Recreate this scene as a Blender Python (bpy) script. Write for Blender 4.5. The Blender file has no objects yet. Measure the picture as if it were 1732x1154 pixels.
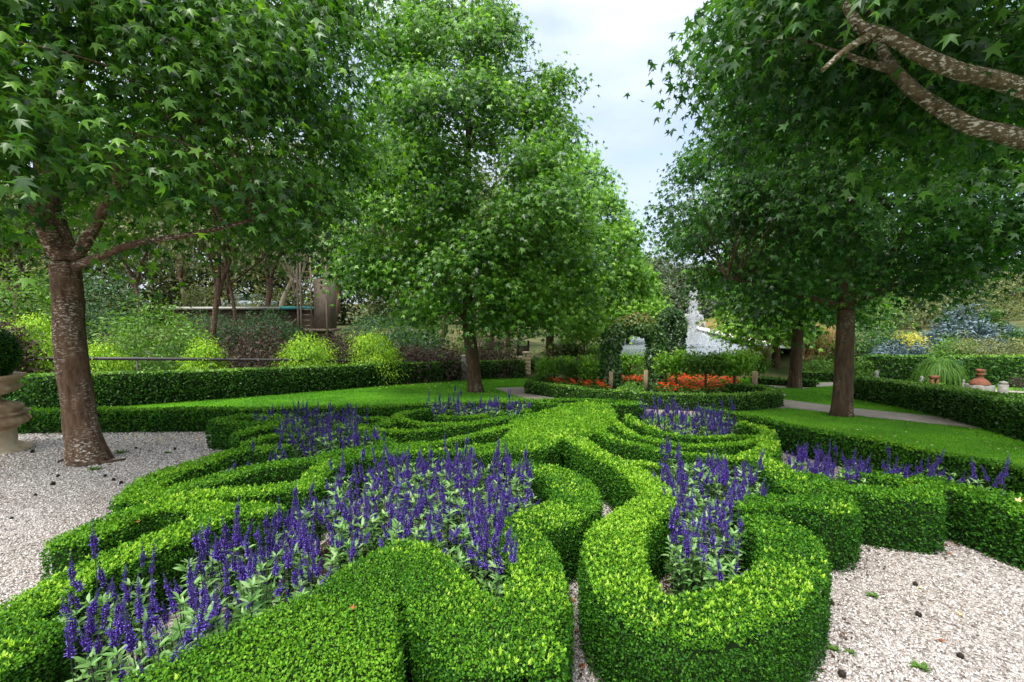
import bpy, math
import numpy as np

rng = np.random.default_rng(11)
SC = bpy.context.scene
COL = SC.collection
# ------------------------------------------------------------------ camera and site geometry
F = 780.0
PITCH = math.atan((577 - 530) / F)
SLOPE = 0.0706          # the garden falls gently away from the viewer
H = 1.6
UP = np.array([0, 0, 1.0])


def ray(px, py):
    u = (577 - py) / F
    return (px - 866) / F, math.cos(PITCH) + math.sin(PITCH) * u, math.cos(PITCH) * u - math.sin(PITCH)


def P(px, py, k=0.0):
    x, y, z = ray(px, py)
    t = (H - k) / (-z - SLOPE * y)
    return np.array([x * t, y * t, H + z * t])


def D(px, py, d):
    x, y, z = ray(px, py)
    t = d / y
    return np.array([x * t, d, H + z * t])


def sstep(a, b, v):
    t = np.clip((v - a) / (b - a), 0, 1)
    return t * t * (3 - 2 * t)


def gz(x, y):
    x = np.asarray(x, float); y = np.asarray(y, float)
    z = -SLOPE * np.clip(y, -30, 23)
    z = z + sstep(22.5, 26, y) * 0.72 * sstep(-3, 2, x)
    nx, ny = -0.42, 0.9075                 # planted bank beyond the fence, left
    d = (x + 16) * nx + (y - 15.2) * ny
    z = z + np.clip(d, 0, 20) * 0.10 * (1 - sstep(-4, 3, x))
    wx, wy = 45 / 46.6, -12 / 46.6          # bank on the right of the pond wall
    d2 = (x - 14.6) * wx + (y - 24.5) * wy
    z = z + np.clip(d2, 0, 50) * 0.10 * sstep(20, 27, y) + sstep(0.0, 0.5, d2) * 0.35 * sstep(24.5, 26, y)
    z = z + sstep(74, 190, y) * (5 + 11 * sstep(-6, 8, x))
    return z


# ------------------------------------------------------------------ mesh building
class MB:
    def __init__(s):
        s.v = []; s.t = []; s.f = []; s.n = 0; s.m = []

    def add(s, v, faces, tint=0.5, mi=0):
        v = np.asarray(v, float).reshape(-1, 3)
        s.v.append(v)
        s.t.append(np.broadcast_to(np.asarray(tint, float), (len(v),)).copy())
        if not isinstance(faces, list):
            faces = [faces]
        for f in faces:
            f = np.asarray(f, int)
            s.f.append(f + s.n); s.m.append(np.full(len(f), mi))
        s.n += len(v)

    def build(s, name, mats, smooth=False):
        me = bpy.data.meshes.new(name)
        v = np.concatenate(s.v); t = np.concatenate(s.t)
        me.vertices.add(len(v)); me.vertices.foreach_set('co', v.astype(np.float32).ravel())
        loops = np.concatenate([f.ravel() for f in s.f])
        tot = np.concatenate([np.full(len(f), f.shape[1]) for f in s.f])
        start = np.concatenate([[0], np.cumsum(tot)[:-1]])
        me.loops.add(len(loops)); me.loops.foreach_set('vertex_index', loops.astype(np.int32))
        me.polygons.add(len(tot))
        me.polygons.foreach_set('loop_start', start.astype(np.int32))
        me.polygons.foreach_set('loop_total', tot.astype(np.int32))
        me.polygons.foreach_set('material_index', np.concatenate(s.m).astype(np.int32))
        if smooth:
            me.polygons.foreach_set('use_smooth', np.ones(len(tot), bool))
        a = me.attributes.new('tint', 'FLOAT', 'POINT'); a.data.foreach_set('value', t.astype(np.float32))
        if not isinstance(mats, (list, tuple)):
            mats = [mats]
        for m in mats:
            me.materials.append(m)
        me.update(calc_edges=True)
        return me


def link(name, me, parent=None, loc=None):
    o = bpy.data.objects.new(name, me); COL.objects.link(o)
    if loc is not None:
        o.location = [float(c) for c in loc]
    if parent is not None:
        o.parent = parent
    return o


def tag(o, label, cat, group=None, kind=None):
    if label: o['label'] = label
    if cat: o['category'] = cat
    if group: o['group'] = group
    if kind: o['kind'] = kind
    return o


def empty(name, loc, label, cat, group=None):
    o = bpy.data.objects.new(name, None); COL.objects.link(o)
    o.location = [float(c) for c in loc]; o.empty_display_size = 0.1
    return tag(o, label, cat, group)


def norm(a):
    a = np.asarray(a, float)
    return a / np.maximum(np.linalg.norm(a, axis=-1, keepdims=True), 1e-9)


def scatter(mb, tmpl, pos, tip, nrm, size, tint, mi=0):
    tv, tf = tmpl
    n = len(pos)
    if n == 0: return
    y = norm(tip)
    z = nrm - np.sum(nrm * y, 1, keepdims=True) * y
    z = norm(z + 1e-6); x = np.cross(y, z)
    size = np.broadcast_to(np.asarray(size, float), (n,))
    s = size[:, None, None]
    v = pos[:, None, :] + s * (tv[None, :, 0:1] * x[:, None] + tv[None, :, 1:2] * y[:, None] + tv[None, :, 2:3] * z[:, None])
    k = len(tv)
    tint = np.repeat(np.broadcast_to(np.asarray(tint, float), (n,)), k)
    off = (np.arange(n) * k)[:, None, None]
    faces = [(np.asarray(f)[None] + off).reshape(-1, np.asarray(f).shape[1]) for f in tf]
    mb.add(v.reshape(-1, 3), faces, tint, mi)


def T_star(fold=0.22, droop=0.3):
    ang = [-112, -80, -56, -27, 0, 27, 56, 80, 112]
    rad = [.62, .36, .9, .42, 1.08, .42, .9, .36, .62]
    v = [(0, 0, 0)]
    for a, r in zip(ang, rad):
        a = math.radians(a)
        x, y = math.sin(a) * r, math.cos(a) * r
        v.append((x * .62, y * .62 + .06, -fold * abs(x) * .6 - droop * r * r * .4))
    return np.array(v), [np.array([(0, i + 1, i) for i in range(1, 9)])]


T_DIA = (np.array([(0, 0, 0), (.30, .5, .06), (0, 1, -.04), (-.30, .5, .06)]), [np.array([(0, 1, 2, 3)])])
T_BOX = (np.array([(0, 0, 0), (.31, .42, .07), (.18, .82, .03), (0, 1, -.02), (-.18, .82, .03), (-.31, .42, .07)]), [np.array([(0, 1, 2, 3, 4, 5)])])
T_LANCE = (np.array([(0, 0, 0), (.15, .3, .05), (.12, .7, -.02), (0, 1, -.16), (-.12, .7, -.02), (-.15, .3, .05), (0, .35, -.01), (0, .7, -.08)]),
           [np.array([(0, 1, 6), (0, 6, 5), (7, 2, 3), (7, 3, 4)]), np.array([(1, 2, 7, 6), (6, 7, 4, 5)])])
T_BLADE = (np.array([(-.04, 0, 0), (.04, 0, 0), (.03, .55, .06), (0, 1, .0), (-.03, .55, .06)]), [np.array([(0, 1, 2, 3, 4)])])
T_STAR = T_star()
T_STARS = [T_star(.35, .45), T_star(.15, .8), T_star(.55, .2)]
# six-leaf sprig of young growth, an upright whorl
_sv, _sf = [], []
for i in range(6):
    a = i * math.pi / 3 + (.4 if i % 2 else 0); up = .55 if i % 2 else 1.0; r = .38
    c, s_ = math.cos(a), math.sin(a)
    b = len(_sv)
    _sv += [(0, 0, up * .2), (c * r * .55 - s_ * .16, s_ * r * .55 + c * .16, up * .55), (c * r, s_ * r, up * .85), (c * r * .55 + s_ * .16, s_ * r * .55 - c * .16, up * .55)]
    _sf.append((b, b + 1, b + 2, b + 3))
_sv = np.array(_sv)[:, [0, 2, 1]]            # tip axis = y
T_SPRIG = (_sv, [np.array(_sf)])
_o = np.array([(1, 0, 0), (-1, 0, 0), (0, 1, 0), (0, -1, 0), (0, 0, 1), (0, 0, -1)], float)
_of = np.array([(0, 2, 4), (2, 1, 4), (1, 3, 4), (3, 0, 4), (2, 0, 5), (1, 2, 5), (3, 1, 5), (0, 3, 5)])
T_OCT = (_o * np.array([.5, .5, .35]), [_of])


def tube(mb, pts, rad, sides=8, tint=0.5, mi=0, cap=True, wob=0.0):
    pts = np.asarray(pts, float); rad = np.broadcast_to(np.asarray(rad, float), (len(pts),))
    tan = norm(np.gradient(pts, axis=0))
    ref = np.array([1.0, 0, 0]) if abs(tan[0][0]) < .8 else np.array([0, 1.0, 0])
    rings = []
    u = norm(ref - tan[0] * ref.dot(tan[0]))
    for i in range(len(pts)):
        u = norm(u - tan[i] * u.dot(tan[i])); w = np.cross(tan[i], u)
        a = np.linspace(0, 2 * math.pi, sides, endpoint=False)
        r = rad[i] * (1 + wob * np.sin(3 * a + i * .35) * .5 + wob * np.sin(5 * a - i * .6) * .35 + wob * rng.normal(0, .18, sides))
        rings.append(pts[i] + (np.cos(a) * r)[:, None] * u + (np.sin(a) * r)[:, None] * w)
    v = np.concatenate(rings); n = len(pts)
    i = np.arange(n - 1)[:, None] * sides; j = np.arange(sides)[None]; j2 = (j + 1) % sides
    q = np.stack([i + j, i + j2, i + sides + j2, i + sides + j], -1).reshape(-1, 4)
    mb.add(v, [q] + ([np.arange(sides)[::-1][None], (np.arange(sides) + (n - 1) * sides)[None]] if cap else []), tint, mi)


def smooth_path(p, n=8, closed=False):
    p = np.asarray(p, float)
    if len(p) < 3: 
        return np.array([p[0] + (p[-1] - p[0]) * t for t in np.linspace(0, 1, n)])
    q = np.vstack([2 * p[0] - p[1], p, 2 * p[-1] - p[-2]]) if not closed else np.vstack([p[-1], p, p[0], p[1]])
    out = []
    for i in range(1, len(q) - 2):
        for t in np.linspace(0, 1, n, endpoint=False):
            a, b, c, d = q[i - 1], q[i], q[i + 1], q[i + 2]
            out.append(.5 * ((2 * b) + (c - a) * t + (2 * a - 5 * b + 4 * c - d) * t * t + (3 * b - a - 3 * c + d) * t ** 3))
    if not closed: out.append(p[-1])
    return np.array(out)


def box(mb, c, sx, sy, sz, rot=0.0, tint=.5, mi=0, bev=0.0):
    """box with bottom centre c"""
    b = bev
    xs = [(-sx / 2 + b, -sy / 2 + b), (sx / 2 - b, -sy / 2 + b), (sx / 2 - b, sy / 2 - b), (-sx / 2 + b, sy / 2 - b)]
    xo = [(-sx / 2, -sy / 2), (sx / 2, -sy / 2), (sx / 2, sy / 2), (-sx / 2, sy / 2)]
    if b:
        lev = [(0, xs), (b, xo), (sz - b, xo), (sz, xs)]
    else:
        lev = [(0, xo), (sz, xo)]
    v = [(x, y, z) for z, l in lev for x, y in l]
    f = [(3, 2, 1, 0), tuple(range(len(v) - 4, len(v)))]
    for i in range(len(lev) - 1):
        for j in range(4):
            f.append((i * 4 + j, i * 4 + (j + 1) % 4, i * 4 + 4 + (j + 1) % 4, i * 4 + 4 + j))
    v = np.array(v); cr, sr = math.cos(rot), math.sin(rot)
    v = np.stack([v[:, 0] * cr - v[:, 1] * sr, v[:, 0] * sr + v[:, 1] * cr, v[:, 2]], 1) + np.asarray(c)
    mb.add(v, np.array(f), tint, mi)


def lathe(mb, c, prof, seg=32, tint=.5, mi=0):
    pr = np.array(prof, float); a = np.linspace(0, 2 * math.pi, seg, endpoint=False)
    v = np.stack([np.outer(pr[:, 0], np.cos(a)), np.outer(pr[:, 0], np.sin(a)), np.repeat(pr[:, 1:2], seg, 1)], -1).reshape(-1, 3) + np.asarray(c)
    i = np.arange(len(pr) - 1)[:, None] * seg; j = np.arange(seg)[None]; j2 = (j + 1) % seg
    mb.add(v, np.stack([i + j, i + j2, i + seg + j2, i + seg + j], -1).reshape(-1, 4), tint, mi)


# ------------------------------------------------------------------ materials
def _nt(name):
    m = bpy.data.materials.new(name); m.use_nodes = True
    nt = m.node_tree; b = nt.nodes['Principled BSDF']
    return m, nt, b


def N(nt, t, **kw):
    n = nt.nodes.new(t)
    for k, v in kw.items():
        if k in n.inputs: n.inputs[k].default_value = v
        else: setattr(n, k, v)
    return n


def ramp(nt, fac, stops):
    r = nt.nodes.new('ShaderNodeValToRGB')
    e = r.color_ramp.elements
    while len(e) < len(stops): e.new(.5)
    for i, (p, c) in enumerate(stops):
        e[i].position = p; e[i].color = (*c, 1)
    nt.links.new(fac, r.inputs[0])
    return r


def leaf_mat(name, cols, rough=.45, transl=.3, spec=.35, tcol=None):
    m, nt, b = _nt(name)
    at = N(nt, 'ShaderNodeAttribute', attribute_name='tint')
    r = ramp(nt, at.outputs['Fac'], [(i / (len(cols) - 1), c) for i, c in enumerate(cols)])
    nt.links.new(r.outputs[0], b.inputs['Base Color'])
    b.inputs['Roughness'].default_value = rough
    b.inputs['Specular IOR Level'].default_value = spec
    if transl:
        tr = N(nt, 'ShaderNodeBsdfTranslucent')
        mul = N(nt, 'ShaderNodeMix', data_type='RGBA', blend_type='MULTIPLY')
        mul.inputs[0].default_value = 1
        nt.links.new(r.outputs[0], mul.inputs[6]); mul.inputs[7].default_value = (*(tcol or (1.5, 1.5, .5)), 1)
        nt.links.new(mul.outputs[2], tr.inputs['Color'])
        mx = N(nt, 'ShaderNodeMixShader'); mx.inputs[0].default_value = transl
        nt.links.new(b.outputs[0], mx.inputs[1]); nt.links.new(tr.outputs[0], mx.inputs[2])
        nt.links.new(mx.outputs[0], nt.nodes['Material Output'].inputs[0])
    return m


def solid(name, cols, scale=8.0, rough=.7, spec=.3, bump=0.0, bscale=None, stretch=(1, 1, 1), detail=6, metal=0.0, lo=.3, hi=.7):
    m, nt, b = _nt(name)
    tc = N(nt, 'ShaderNodeTexCoord'); mp = N(nt, 'ShaderNodeMapping'); mp.inputs['Scale'].default_value = stretch
    nt.links.new(tc.outputs['Object'], mp.inputs[0])
    nz = N(nt, 'ShaderNodeTexNoise', Scale=scale, Detail=detail, Roughness=.6)
    nt.links.new(mp.outputs[0], nz.inputs['Vector'])
    k = len(cols)
    r = ramp(nt, nz.outputs['Fac'], [(lo + (hi - lo) * i / max(k - 1, 1), c) for i, c in enumerate(cols)])
    nt.links.new(r.outputs[0], b.inputs['Base Color'])
    b.inputs['Roughness'].default_value = rough; b.inputs['Specular IOR Level'].default_value = spec; b.inputs['Metallic'].default_value = metal
    if bump:
        n2 = N(nt, 'ShaderNodeTexNoise', Scale=bscale or scale * 4, Detail=6)
        nt.links.new(mp.outputs[0], n2.inputs['Vector'])
        bp = N(nt, 'ShaderNodeBump', Strength=bump, Distance=.02)
        nt.links.new(n2.outputs['Fac'], bp.inputs['Height']); nt.links.new(bp.outputs[0], b.inputs['Normal'])
    return m


def bark_mat(name, dark, light, lichen, amount=.55, vs=1.0):
    m, nt, b = _nt(name)
    tc = N(nt, 'ShaderNodeTexCoord')
    def nz(sc, stretch, det=6):
        mp = N(nt, 'ShaderNodeMapping'); mp.inputs['Scale'].default_value = stretch
        nt.links.new(tc.outputs['Object'], mp.inputs[0])
        n = N(nt, 'ShaderNodeTexNoise', Scale=sc, Detail=det, Roughness=.65)
        nt.links.new(mp.outputs[0], n.inputs['Vector']); return n
    n1 = nz(14 * vs, (1, 1, .25)); n2 = nz(26 * vs, (.55, .55, 1.4)); n3 = nz(2.2, (1, 1, .5), 2)
    r1 = ramp(nt, n1.outputs['Fac'], [(.32, dark), (.68, light)])
    mul = N(nt, 'ShaderNodeMath', operation='MULTIPLY'); 
    s2 = N(nt, 'ShaderNodeMapRange'); s2.inputs[1].default_value = .53; s2.inputs[2].default_value = .60
    s3 = N(nt, 'ShaderNodeMapRange'); s3.inputs[1].default_value = 1 - amount - .1; s3.inputs[2].default_value = 1 - amount + .12
    nt.links.new(n2.outputs['Fac'], s2.inputs[0]); nt.links.new(n3.outputs['Fac'], s3.inputs[0])
    nt.links.new(s2.outputs[0], mul.inputs[0]); nt.links.new(s3.outputs[0], mul.inputs[1])
    mx = N(nt, 'ShaderNodeMix', data_type='RGBA')
    nt.links.new(mul.outputs[0], mx.inputs[0]); nt.links.new(r1.outputs[0], mx.inputs[6]); mx.inputs[7].default_value = (*lichen, 1)
    nt.links.new(mx.outputs[2], b.inputs['Base Color'])
    b.inputs['Roughness'].default_value = .85; b.inputs['Specular IOR Level'].default_value = .15
    n4 = nz(20 * vs, (1, 1, .3))
    bp = N(nt, 'ShaderNodeBump', Strength=.9, Distance=.03)
    nt.links.new(n4.outputs['Fac'], bp.inputs['Height']); nt.links.new(bp.outputs[0], b.inputs['Normal'])
    return m


M = {}
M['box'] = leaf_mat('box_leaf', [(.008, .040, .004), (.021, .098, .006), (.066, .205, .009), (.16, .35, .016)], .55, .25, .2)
M['young'] = leaf_mat('box_young_leaf', [(.17, .39, .02), (.3, .52, .035), (.5, .67, .11)], .5, .35)
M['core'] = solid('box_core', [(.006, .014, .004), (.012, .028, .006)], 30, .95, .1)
M['privet'] = leaf_mat('hedge_leaf', [(.012, .04, .006), (.03, .10, .012), (.08, .2, .02), (.2, .36, .05)], .4, .25)
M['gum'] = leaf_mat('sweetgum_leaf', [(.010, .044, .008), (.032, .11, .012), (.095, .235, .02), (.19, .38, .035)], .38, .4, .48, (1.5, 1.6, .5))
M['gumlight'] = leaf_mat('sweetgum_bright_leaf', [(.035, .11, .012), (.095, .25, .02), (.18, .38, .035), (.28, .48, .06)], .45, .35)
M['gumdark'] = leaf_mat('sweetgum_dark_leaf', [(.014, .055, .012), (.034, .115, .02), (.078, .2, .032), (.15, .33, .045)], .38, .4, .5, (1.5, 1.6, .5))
M['salvia'] = leaf_mat('salvia_leaf', [(.03, .10, .02), (.075, .2, .04), (.15, .31, .08), (.32, .46, .21)], .5, .25)
M['violet'] = leaf_mat('salvia_flower', [(.008, .003, .035), (.030, .010, .15), (.075, .028, .34), (.27, .2, .64)], .5, .2, .3, (1.2, 1, 1.5))
M['stem'] = leaf_mat('salvia_stem', [(.02, .02, .03), (.05, .07, .03)], .6, 0)
M['lime'] = leaf_mat('golden_conifer_leaf', [(.09, .22, .01), (.2, .39, .015), (.36, .54, .03)], .6, .3)
M['plum'] = leaf_mat('plum_leaf', [(.022, .016, .014), (.055, .036, .03), (.11, .065, .05)], .6, .25, .3, (1.4, 1, .8))
M['fern'] = leaf_mat('feathery_leaf', [(.03, .08, .012), (.07, .17, .02), (.14, .28, .04)], .55, .35)
M['olive'] = leaf_mat('eucalypt_leaf', [(.045, .07, .02), (.10, .13, .04), (.2, .22, .09)], .55, .3)
M['teal'] = leaf_mat('wattle_leaf', [(.02, .06, .025), (.05, .12, .05), (.1, .2, .085)], .55, .3)
M['far'] = leaf_mat('woodland_leaf', [(.035, .055, .03), (.075, .1, .055), (.13, .16, .09)], .7, .2)
M['spruce'] = leaf_mat('blue_spruce_needle', [(.03, .065, .075), (.085, .14, .16), (.2, .28, .31)], .6, .1)
M['gold'] = leaf_mat('gold_conifer_needle', [(.22, .24, .02), (.45, .44, .05), (.62, .58, .12)], .6, .2)
M['thatch'] = leaf_mat('dry_grass_blade', [(.3, .2, .08), (.5, .36, .16), (.62, .5, .28)], .8, .2)
M['orange'] = leaf_mat('orange_petal', [(.45, .015, .01), (.8, .075, .012), (.95, .3, .04)], .5, .2, .3, (1.2, 1, .6))
M['ivy'] = leaf_mat('creeper_leaf', [(.012, .04, .01), (.032, .095, .02), (.09, .19, .035), (.28, .2, .06)], .4, .25, .4)
M['grass'] = leaf_mat('lawn_blade', [(.055, .19, .008), (.11, .32, .012), (.2, .44, .02)], .5, .3)
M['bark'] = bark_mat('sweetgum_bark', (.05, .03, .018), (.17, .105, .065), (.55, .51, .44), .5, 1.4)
M['bark_dark'] = bark_mat('dark_bark', (.035, .022, .014), (.11, .07, .045), (.4, .38, .3), .38)  # darker brown version of the sweetgum bark, with less lichen
M['bark_moss'] = bark_mat('mossy_bark', (.05, .04, .02), (.17, .13, .075), (.5, .48, .4), .68, 1.6)
M['bark_red'] = bark_mat('red_bark', (.035, .022, .015), (.13, .078, .052), (.3, .24, .19), .45)
M['bark_pale'] = bark_mat('pale_bark', (.22, .17, .11), (.48, .4, .28), (.6, .55, .45), .5)
M['post'] = solid('weathered_post', [(.16, .12, .07), (.34, .27, .18)], 10, .85, .2, .3, 40, (1, 1, .2))
M['sandstone'] = solid('sandstone', [(.34, .25, .16), (.52, .42, .29), (.6, .52, .4)], 5, .85, .2, .25, 60)
M['urn'] = solid('urn_stone', [(.2, .12, .07), (.4, .28, .17), (.55, .45, .32)], 6, .8, .25, .3, 50, (1, 1, .5))
M['terracotta'] = solid('terracotta', [(.1, .035, .022), (.22, .08, .045)], 14, .8, .25, .2)
M['metal_dark'] = solid('dark_rail', [(.02, .02, .018), (.045, .043, .04)], 10, .5, .4)
M['timber'] = solid('grey_timber', [(.1, .075, .055), (.24, .19, .15)], 8, .85, .2, .3, 40, (4, 4, .4))
M['roof'] = solid('pale_roof_metal', [(.26, .25, .22), (.4, .39, .36)], 3, .45, .4)
M['roof_teal'] = solid('teal_fascia', [(.03, .2, .2), (.05, .28, .27)], 3, .5, .4)
M['brickdark'] = solid('shed_wall', [(.05, .03, .02), (.09, .055, .04)], 6, .85)
M['paving'] = solid('path_concrete', [(.27, .23, .2), (.4, .35, .3)], 5, .85, .2, .15, 90)
M['capping'] = solid('pale_capping', [(.6, .58, .52), (.75, .73, .68)], 4, .8)
M['wallblack'] = solid('wet_pond_wall', [(.02, .02, .02), (.05, .05, .045)], 4, .5)
M['soil'] = solid('planting_soil', [(.025, .017, .01), (.06, .04, .026)], 20, .95, .1, .5)
M['white'] = solid('white_paint', [(.7, .7, .68), (.8, .8, .78)], 5, .4)
M['glass'] = solid('car_glass', [(.03, .045, .05), (.06, .08, .09)], 2, .08, .6)
M['carpaint'] = solid('car_paint', [(.3, .36, .4), (.34, .4, .44)], 2, .3, .6)
M['rubber'] = solid('rubber', [(.01, .01, .01), (.02, .02, .02)], 5, .8)
M['stone_grey'] = solid('grey_stone', [(.13, .125, .11), (.27, .255, .235)], 9, .85)
M['leaf_tan'] = leaf_mat('fallen_tan_leaf', [(.3, .07, .02), (.5, .28, .08), (.62, .5, .25), (.75, .7, .45)], .6, .2)
M['litter'] = leaf_mat('leaf_litter', [(.03, .016, .008), (.12, .05, .022), (.3, .16, .06)], .8, .1)
M['pod'] = solid('seed_pod', [(.012, .01, .008), (.04, .03, .02)], 60, .8)
M['foam'] = leaf_mat('falling_water', [(.75, .79, .82), (.85, .88, .9), (.95, .96, .97)], .3, .4, .5, (1, 1, 1))

# gravel sheet
m, nt, b = _nt('white_gravel'); M['gravel'] = m
tc = N(nt, 'ShaderNodeTexCoord')
vo = N(nt, 'ShaderNodeTexVoronoi', Scale=62.0); nt.links.new(tc.outputs['Object'], vo.inputs['Vector'])
nz = N(nt, 'ShaderNodeTexNoise', Scale=.9, Detail=5); nt.links.new(tc.outputs['Object'], nz.inputs['Vector'])
sep = N(nt, 'ShaderNodeSeparateColor'); nt.links.new(vo.outputs['Color'], sep.inputs[0])
r1 = ramp(nt, sep.outputs[0], [(0, (.10, .08, .07)), (.3, (.26, .23, .21)), (.7, (.4, .365, .34)), (1, (.56, .53, .5))])
r2 = ramp(nt, nz.outputs['Fac'], [(.3, (.78, .72, .66)), (.6, (1, 1, 1))])
mx = N(nt, 'ShaderNodeMix', data_type='RGBA', blend_type='MULTIPLY'); mx.inputs[0].default_value = 1
nt.links.new(r1.outputs[0], mx.inputs[6]); nt.links.new(r2.outputs[0], mx.inputs[7]); nt.links.new(mx.outputs[2], b.inputs['Base Color'])
b.inputs['Roughness'].default_value = .85
bp = N(nt, 'ShaderNodeBump', Strength=1.0, Distance=.012, invert=True)
nt.links.new(vo.outputs['Distance'], bp.inputs['Height']); nt.links.new(bp.outputs[0], b.inputs['Normal'])
M['pebble'] = leaf_mat('gravel_stone', [(.06, .05, .042), (.26, .24, .225), (.45, .425, .405), (.64, .625, .61)], .8, 0, .3)
# lawn and rough ground
M['lawn'] = solid('lawn_turf', [(.04, .14, .010), (.08, .24, .011), (.16, .34, .022)], .8, .8, .2, .6, 120, (1, 1, 1), 8, lo=.32, hi=.68)
M['ground'] = solid('rough_ground', [(.03, .05, .015), (.07, .085, .03), (.15, .13, .06)], .35, .95, .1, .5, 30)
m = M['water'] = solid('pond_water', [(.17, .20, .22), (.26, .29, .31)], .6, .22, .6)
nt = m.node_tree; b = nt.nodes['Principled BSDF']
tc = N(nt, 'ShaderNodeTexCoord'); mp = N(nt, 'ShaderNodeMapping'); mp.inputs['Scale'].default_value = (1, .5, 1)
nt.links.new(tc.outputs['Object'], mp.inputs[0])
wn = N(nt, 'ShaderNodeTexNoise', Scale=2.6, Detail=6, Roughness=.65); nt.links.new(mp.outputs[0], wn.inputs['Vector'])
bp = N(nt, 'ShaderNodeBump', Strength=.8, Distance=.12); nt.links.new(wn.outputs['Fac'], bp.inputs['Height']); nt.links.new(bp.outputs[0], b.inputs['Normal'])

# ------------------------------------------------------------------ setting
xs = np.concatenate([[-900, -500, -250, -140, -90], np.arange(-60, 61, .75), [80, 110, 180, 300, 600, 900]])
ys = np.concatenate([[-600, -200, -60, -20], np.arange(-8, 110, .75), np.arange(112, 200, 8), [260, 400, 700, 1200]])
gx, gy = np.meshgrid(xs, ys)
mb = MB()
nxg, nyg = len(xs), len(ys)
ii = np.arange(nyg - 1)[:, None] * nxg + np.arange(nxg - 1)[None]
mb.add(np.stack([gx.ravel(), gy.ravel(), gz(gx.ravel(), gy.ravel())], 1), np.stack([ii, ii + 1, ii + nxg + 1, ii + nxg], -1).reshape(-1, 4))
tag(link('ground', mb.build('ground', M['ground'], True)), None, None, None, 'structure')

GRAVEL = [(-14, -4), (-14, 7.6), (-9, 8.5), (-5.2, 8.77), (-2.67, 9.2), (.18, 9.9), (1.74, 10.1), (2.66, 9.7), (3.9, 8), (4.45, 6.05), (4.9, 4.3), (5.6, 2), (6.2, -4)]
LAWN = [(-20, 8), (-20, 10), (-14.5, 10.6), (-10.2, 11.95), (-1.8, 22.4), (.2, 22.45), (20, 22.45), (26, 14), (24, -2), (6, -2), (4, 4), (0, 8.5), (-10, 7.8)]
def W(pts, k=0.0): return [tuple(P(a, b_, k)[:2]) for a, b_ in pts]
PATH = W([(835, 657), (868, 669), (950, 690), (1060, 700), (1160, 704), (1240, 697), (1335, 691), (1420, 701), (1560, 716), (1732, 734), (2000, 762), (2000, 742), (1732, 720), (1560, 703), (1430, 690), (1322, 676), (1330, 668), (1000, 640), (930, 640), (893, 655)])
PATH2 = W([(1296, 657), (1360, 658), (1425, 652), (1470, 655), (1470, 650), (1420, 646), (1370, 649), (1290, 650)])
DRIVE = W([(868, 636), (925, 642), (925, 632), (890, 630)])


def sheet(name, poly, eps, mat, label=None):
    mb = MB(); p = np.array(poly)
    v = np.column_stack([p, -SLOPE * p[:, 1] + eps])
    mb.add(v, np.arange(len(p))[None])
    me = mb.build(name, mat)
    o = link(name, me); o['kind'] = 'structure'
    return o


sheet('lawn', LAWN, .004, M['lawn'])
sheet('gravel_court', GRAVEL, .009, M['gravel'])
sheet('garden_path', PATH, .014, M['paving'])
sheet('far_path', PATH2, .014, M['paving'])
sheet('driveway', DRIVE, .018, M['paving'])


def inside(poly, x, y):
    p = np.asarray(poly); r = np.zeros(x.shape, bool)
    j = len(p) - 1
    for i in range(len(p)):
        xi, yi = p[i]; xj, yj = p[j]
        c = ((yi > y) != (yj > y)) & (x < (xj - xi) * (y - yi) / (yj - yi + 1e-12) + xi)
        r ^= c; j = i
    return r


# pond
ZW = -0.74
mb = MB()
pond = np.array([(5.2, 25.2), (14.2, 25.2), (15.8, 29.4), (20.2, 46), (26, 67.5), (20, 73), (15, 68), (8.5, 40)])
mb.add(np.column_stack([pond, np.full(len(pond), ZW)]), np.arange(len(pond))[None])
tag(link('pond_water', mb.build('pond_water', M['water'])), None, None, None, 'structure')

# ------------------------------------------------------------------ hedges
def vnoise(x, y, s, seed):
    """cheap smooth value noise 0..1"""
    r = np.random.default_rng(seed); g = r.random((64, 64))
    u = x * s + 1000; v = y * s + 1000
    i = np.floor(u).astype(int); j = np.floor(v).astype(int); fu = u - i; fv = v - j
    fu = fu * fu * (3 - 2 * fu); fv = fv * fv * (3 - 2 * fv)
    a = g[i % 64, j % 64]; b_ = g[(i + 1) % 64, j % 64]; c = g[i % 64, (j + 1) % 64]; d = g[(i + 1) % 64, (j + 1) % 64]
    return (a * (1 - fu) + b_ * fu) * (1 - fv) + (c * (1 - fu) + d * fu) * fv


def sdf_strip(X, Y, pts, hw):
    d = np.full(X.shape, 1e9)
    hw = np.broadcast_to(np.asarray(hw, float), (len(pts),))
    for i in range(len(pts) - 1):
        a, b_ = pts[i], pts[i + 1]; e = b_ - a; L = e.dot(e) + 1e-12
        t = np.clip(((X - a[0]) * e[0] + (Y - a[1]) * e[1]) / L, 0, 1)
        d = np.minimum(d, np.hypot(X - a[0] - t * e[0], Y - a[1] - t * e[1]) - (hw[i] * (1 - t) + hw[i + 1] * t))
    return d


def sdf_poly(X, Y, pts):
    d = sdf_strip(X, Y, np.vstack([pts, pts[:1]]), 0.0)
    return np.where(inside(pts, X, Y), -d, d)


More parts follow.
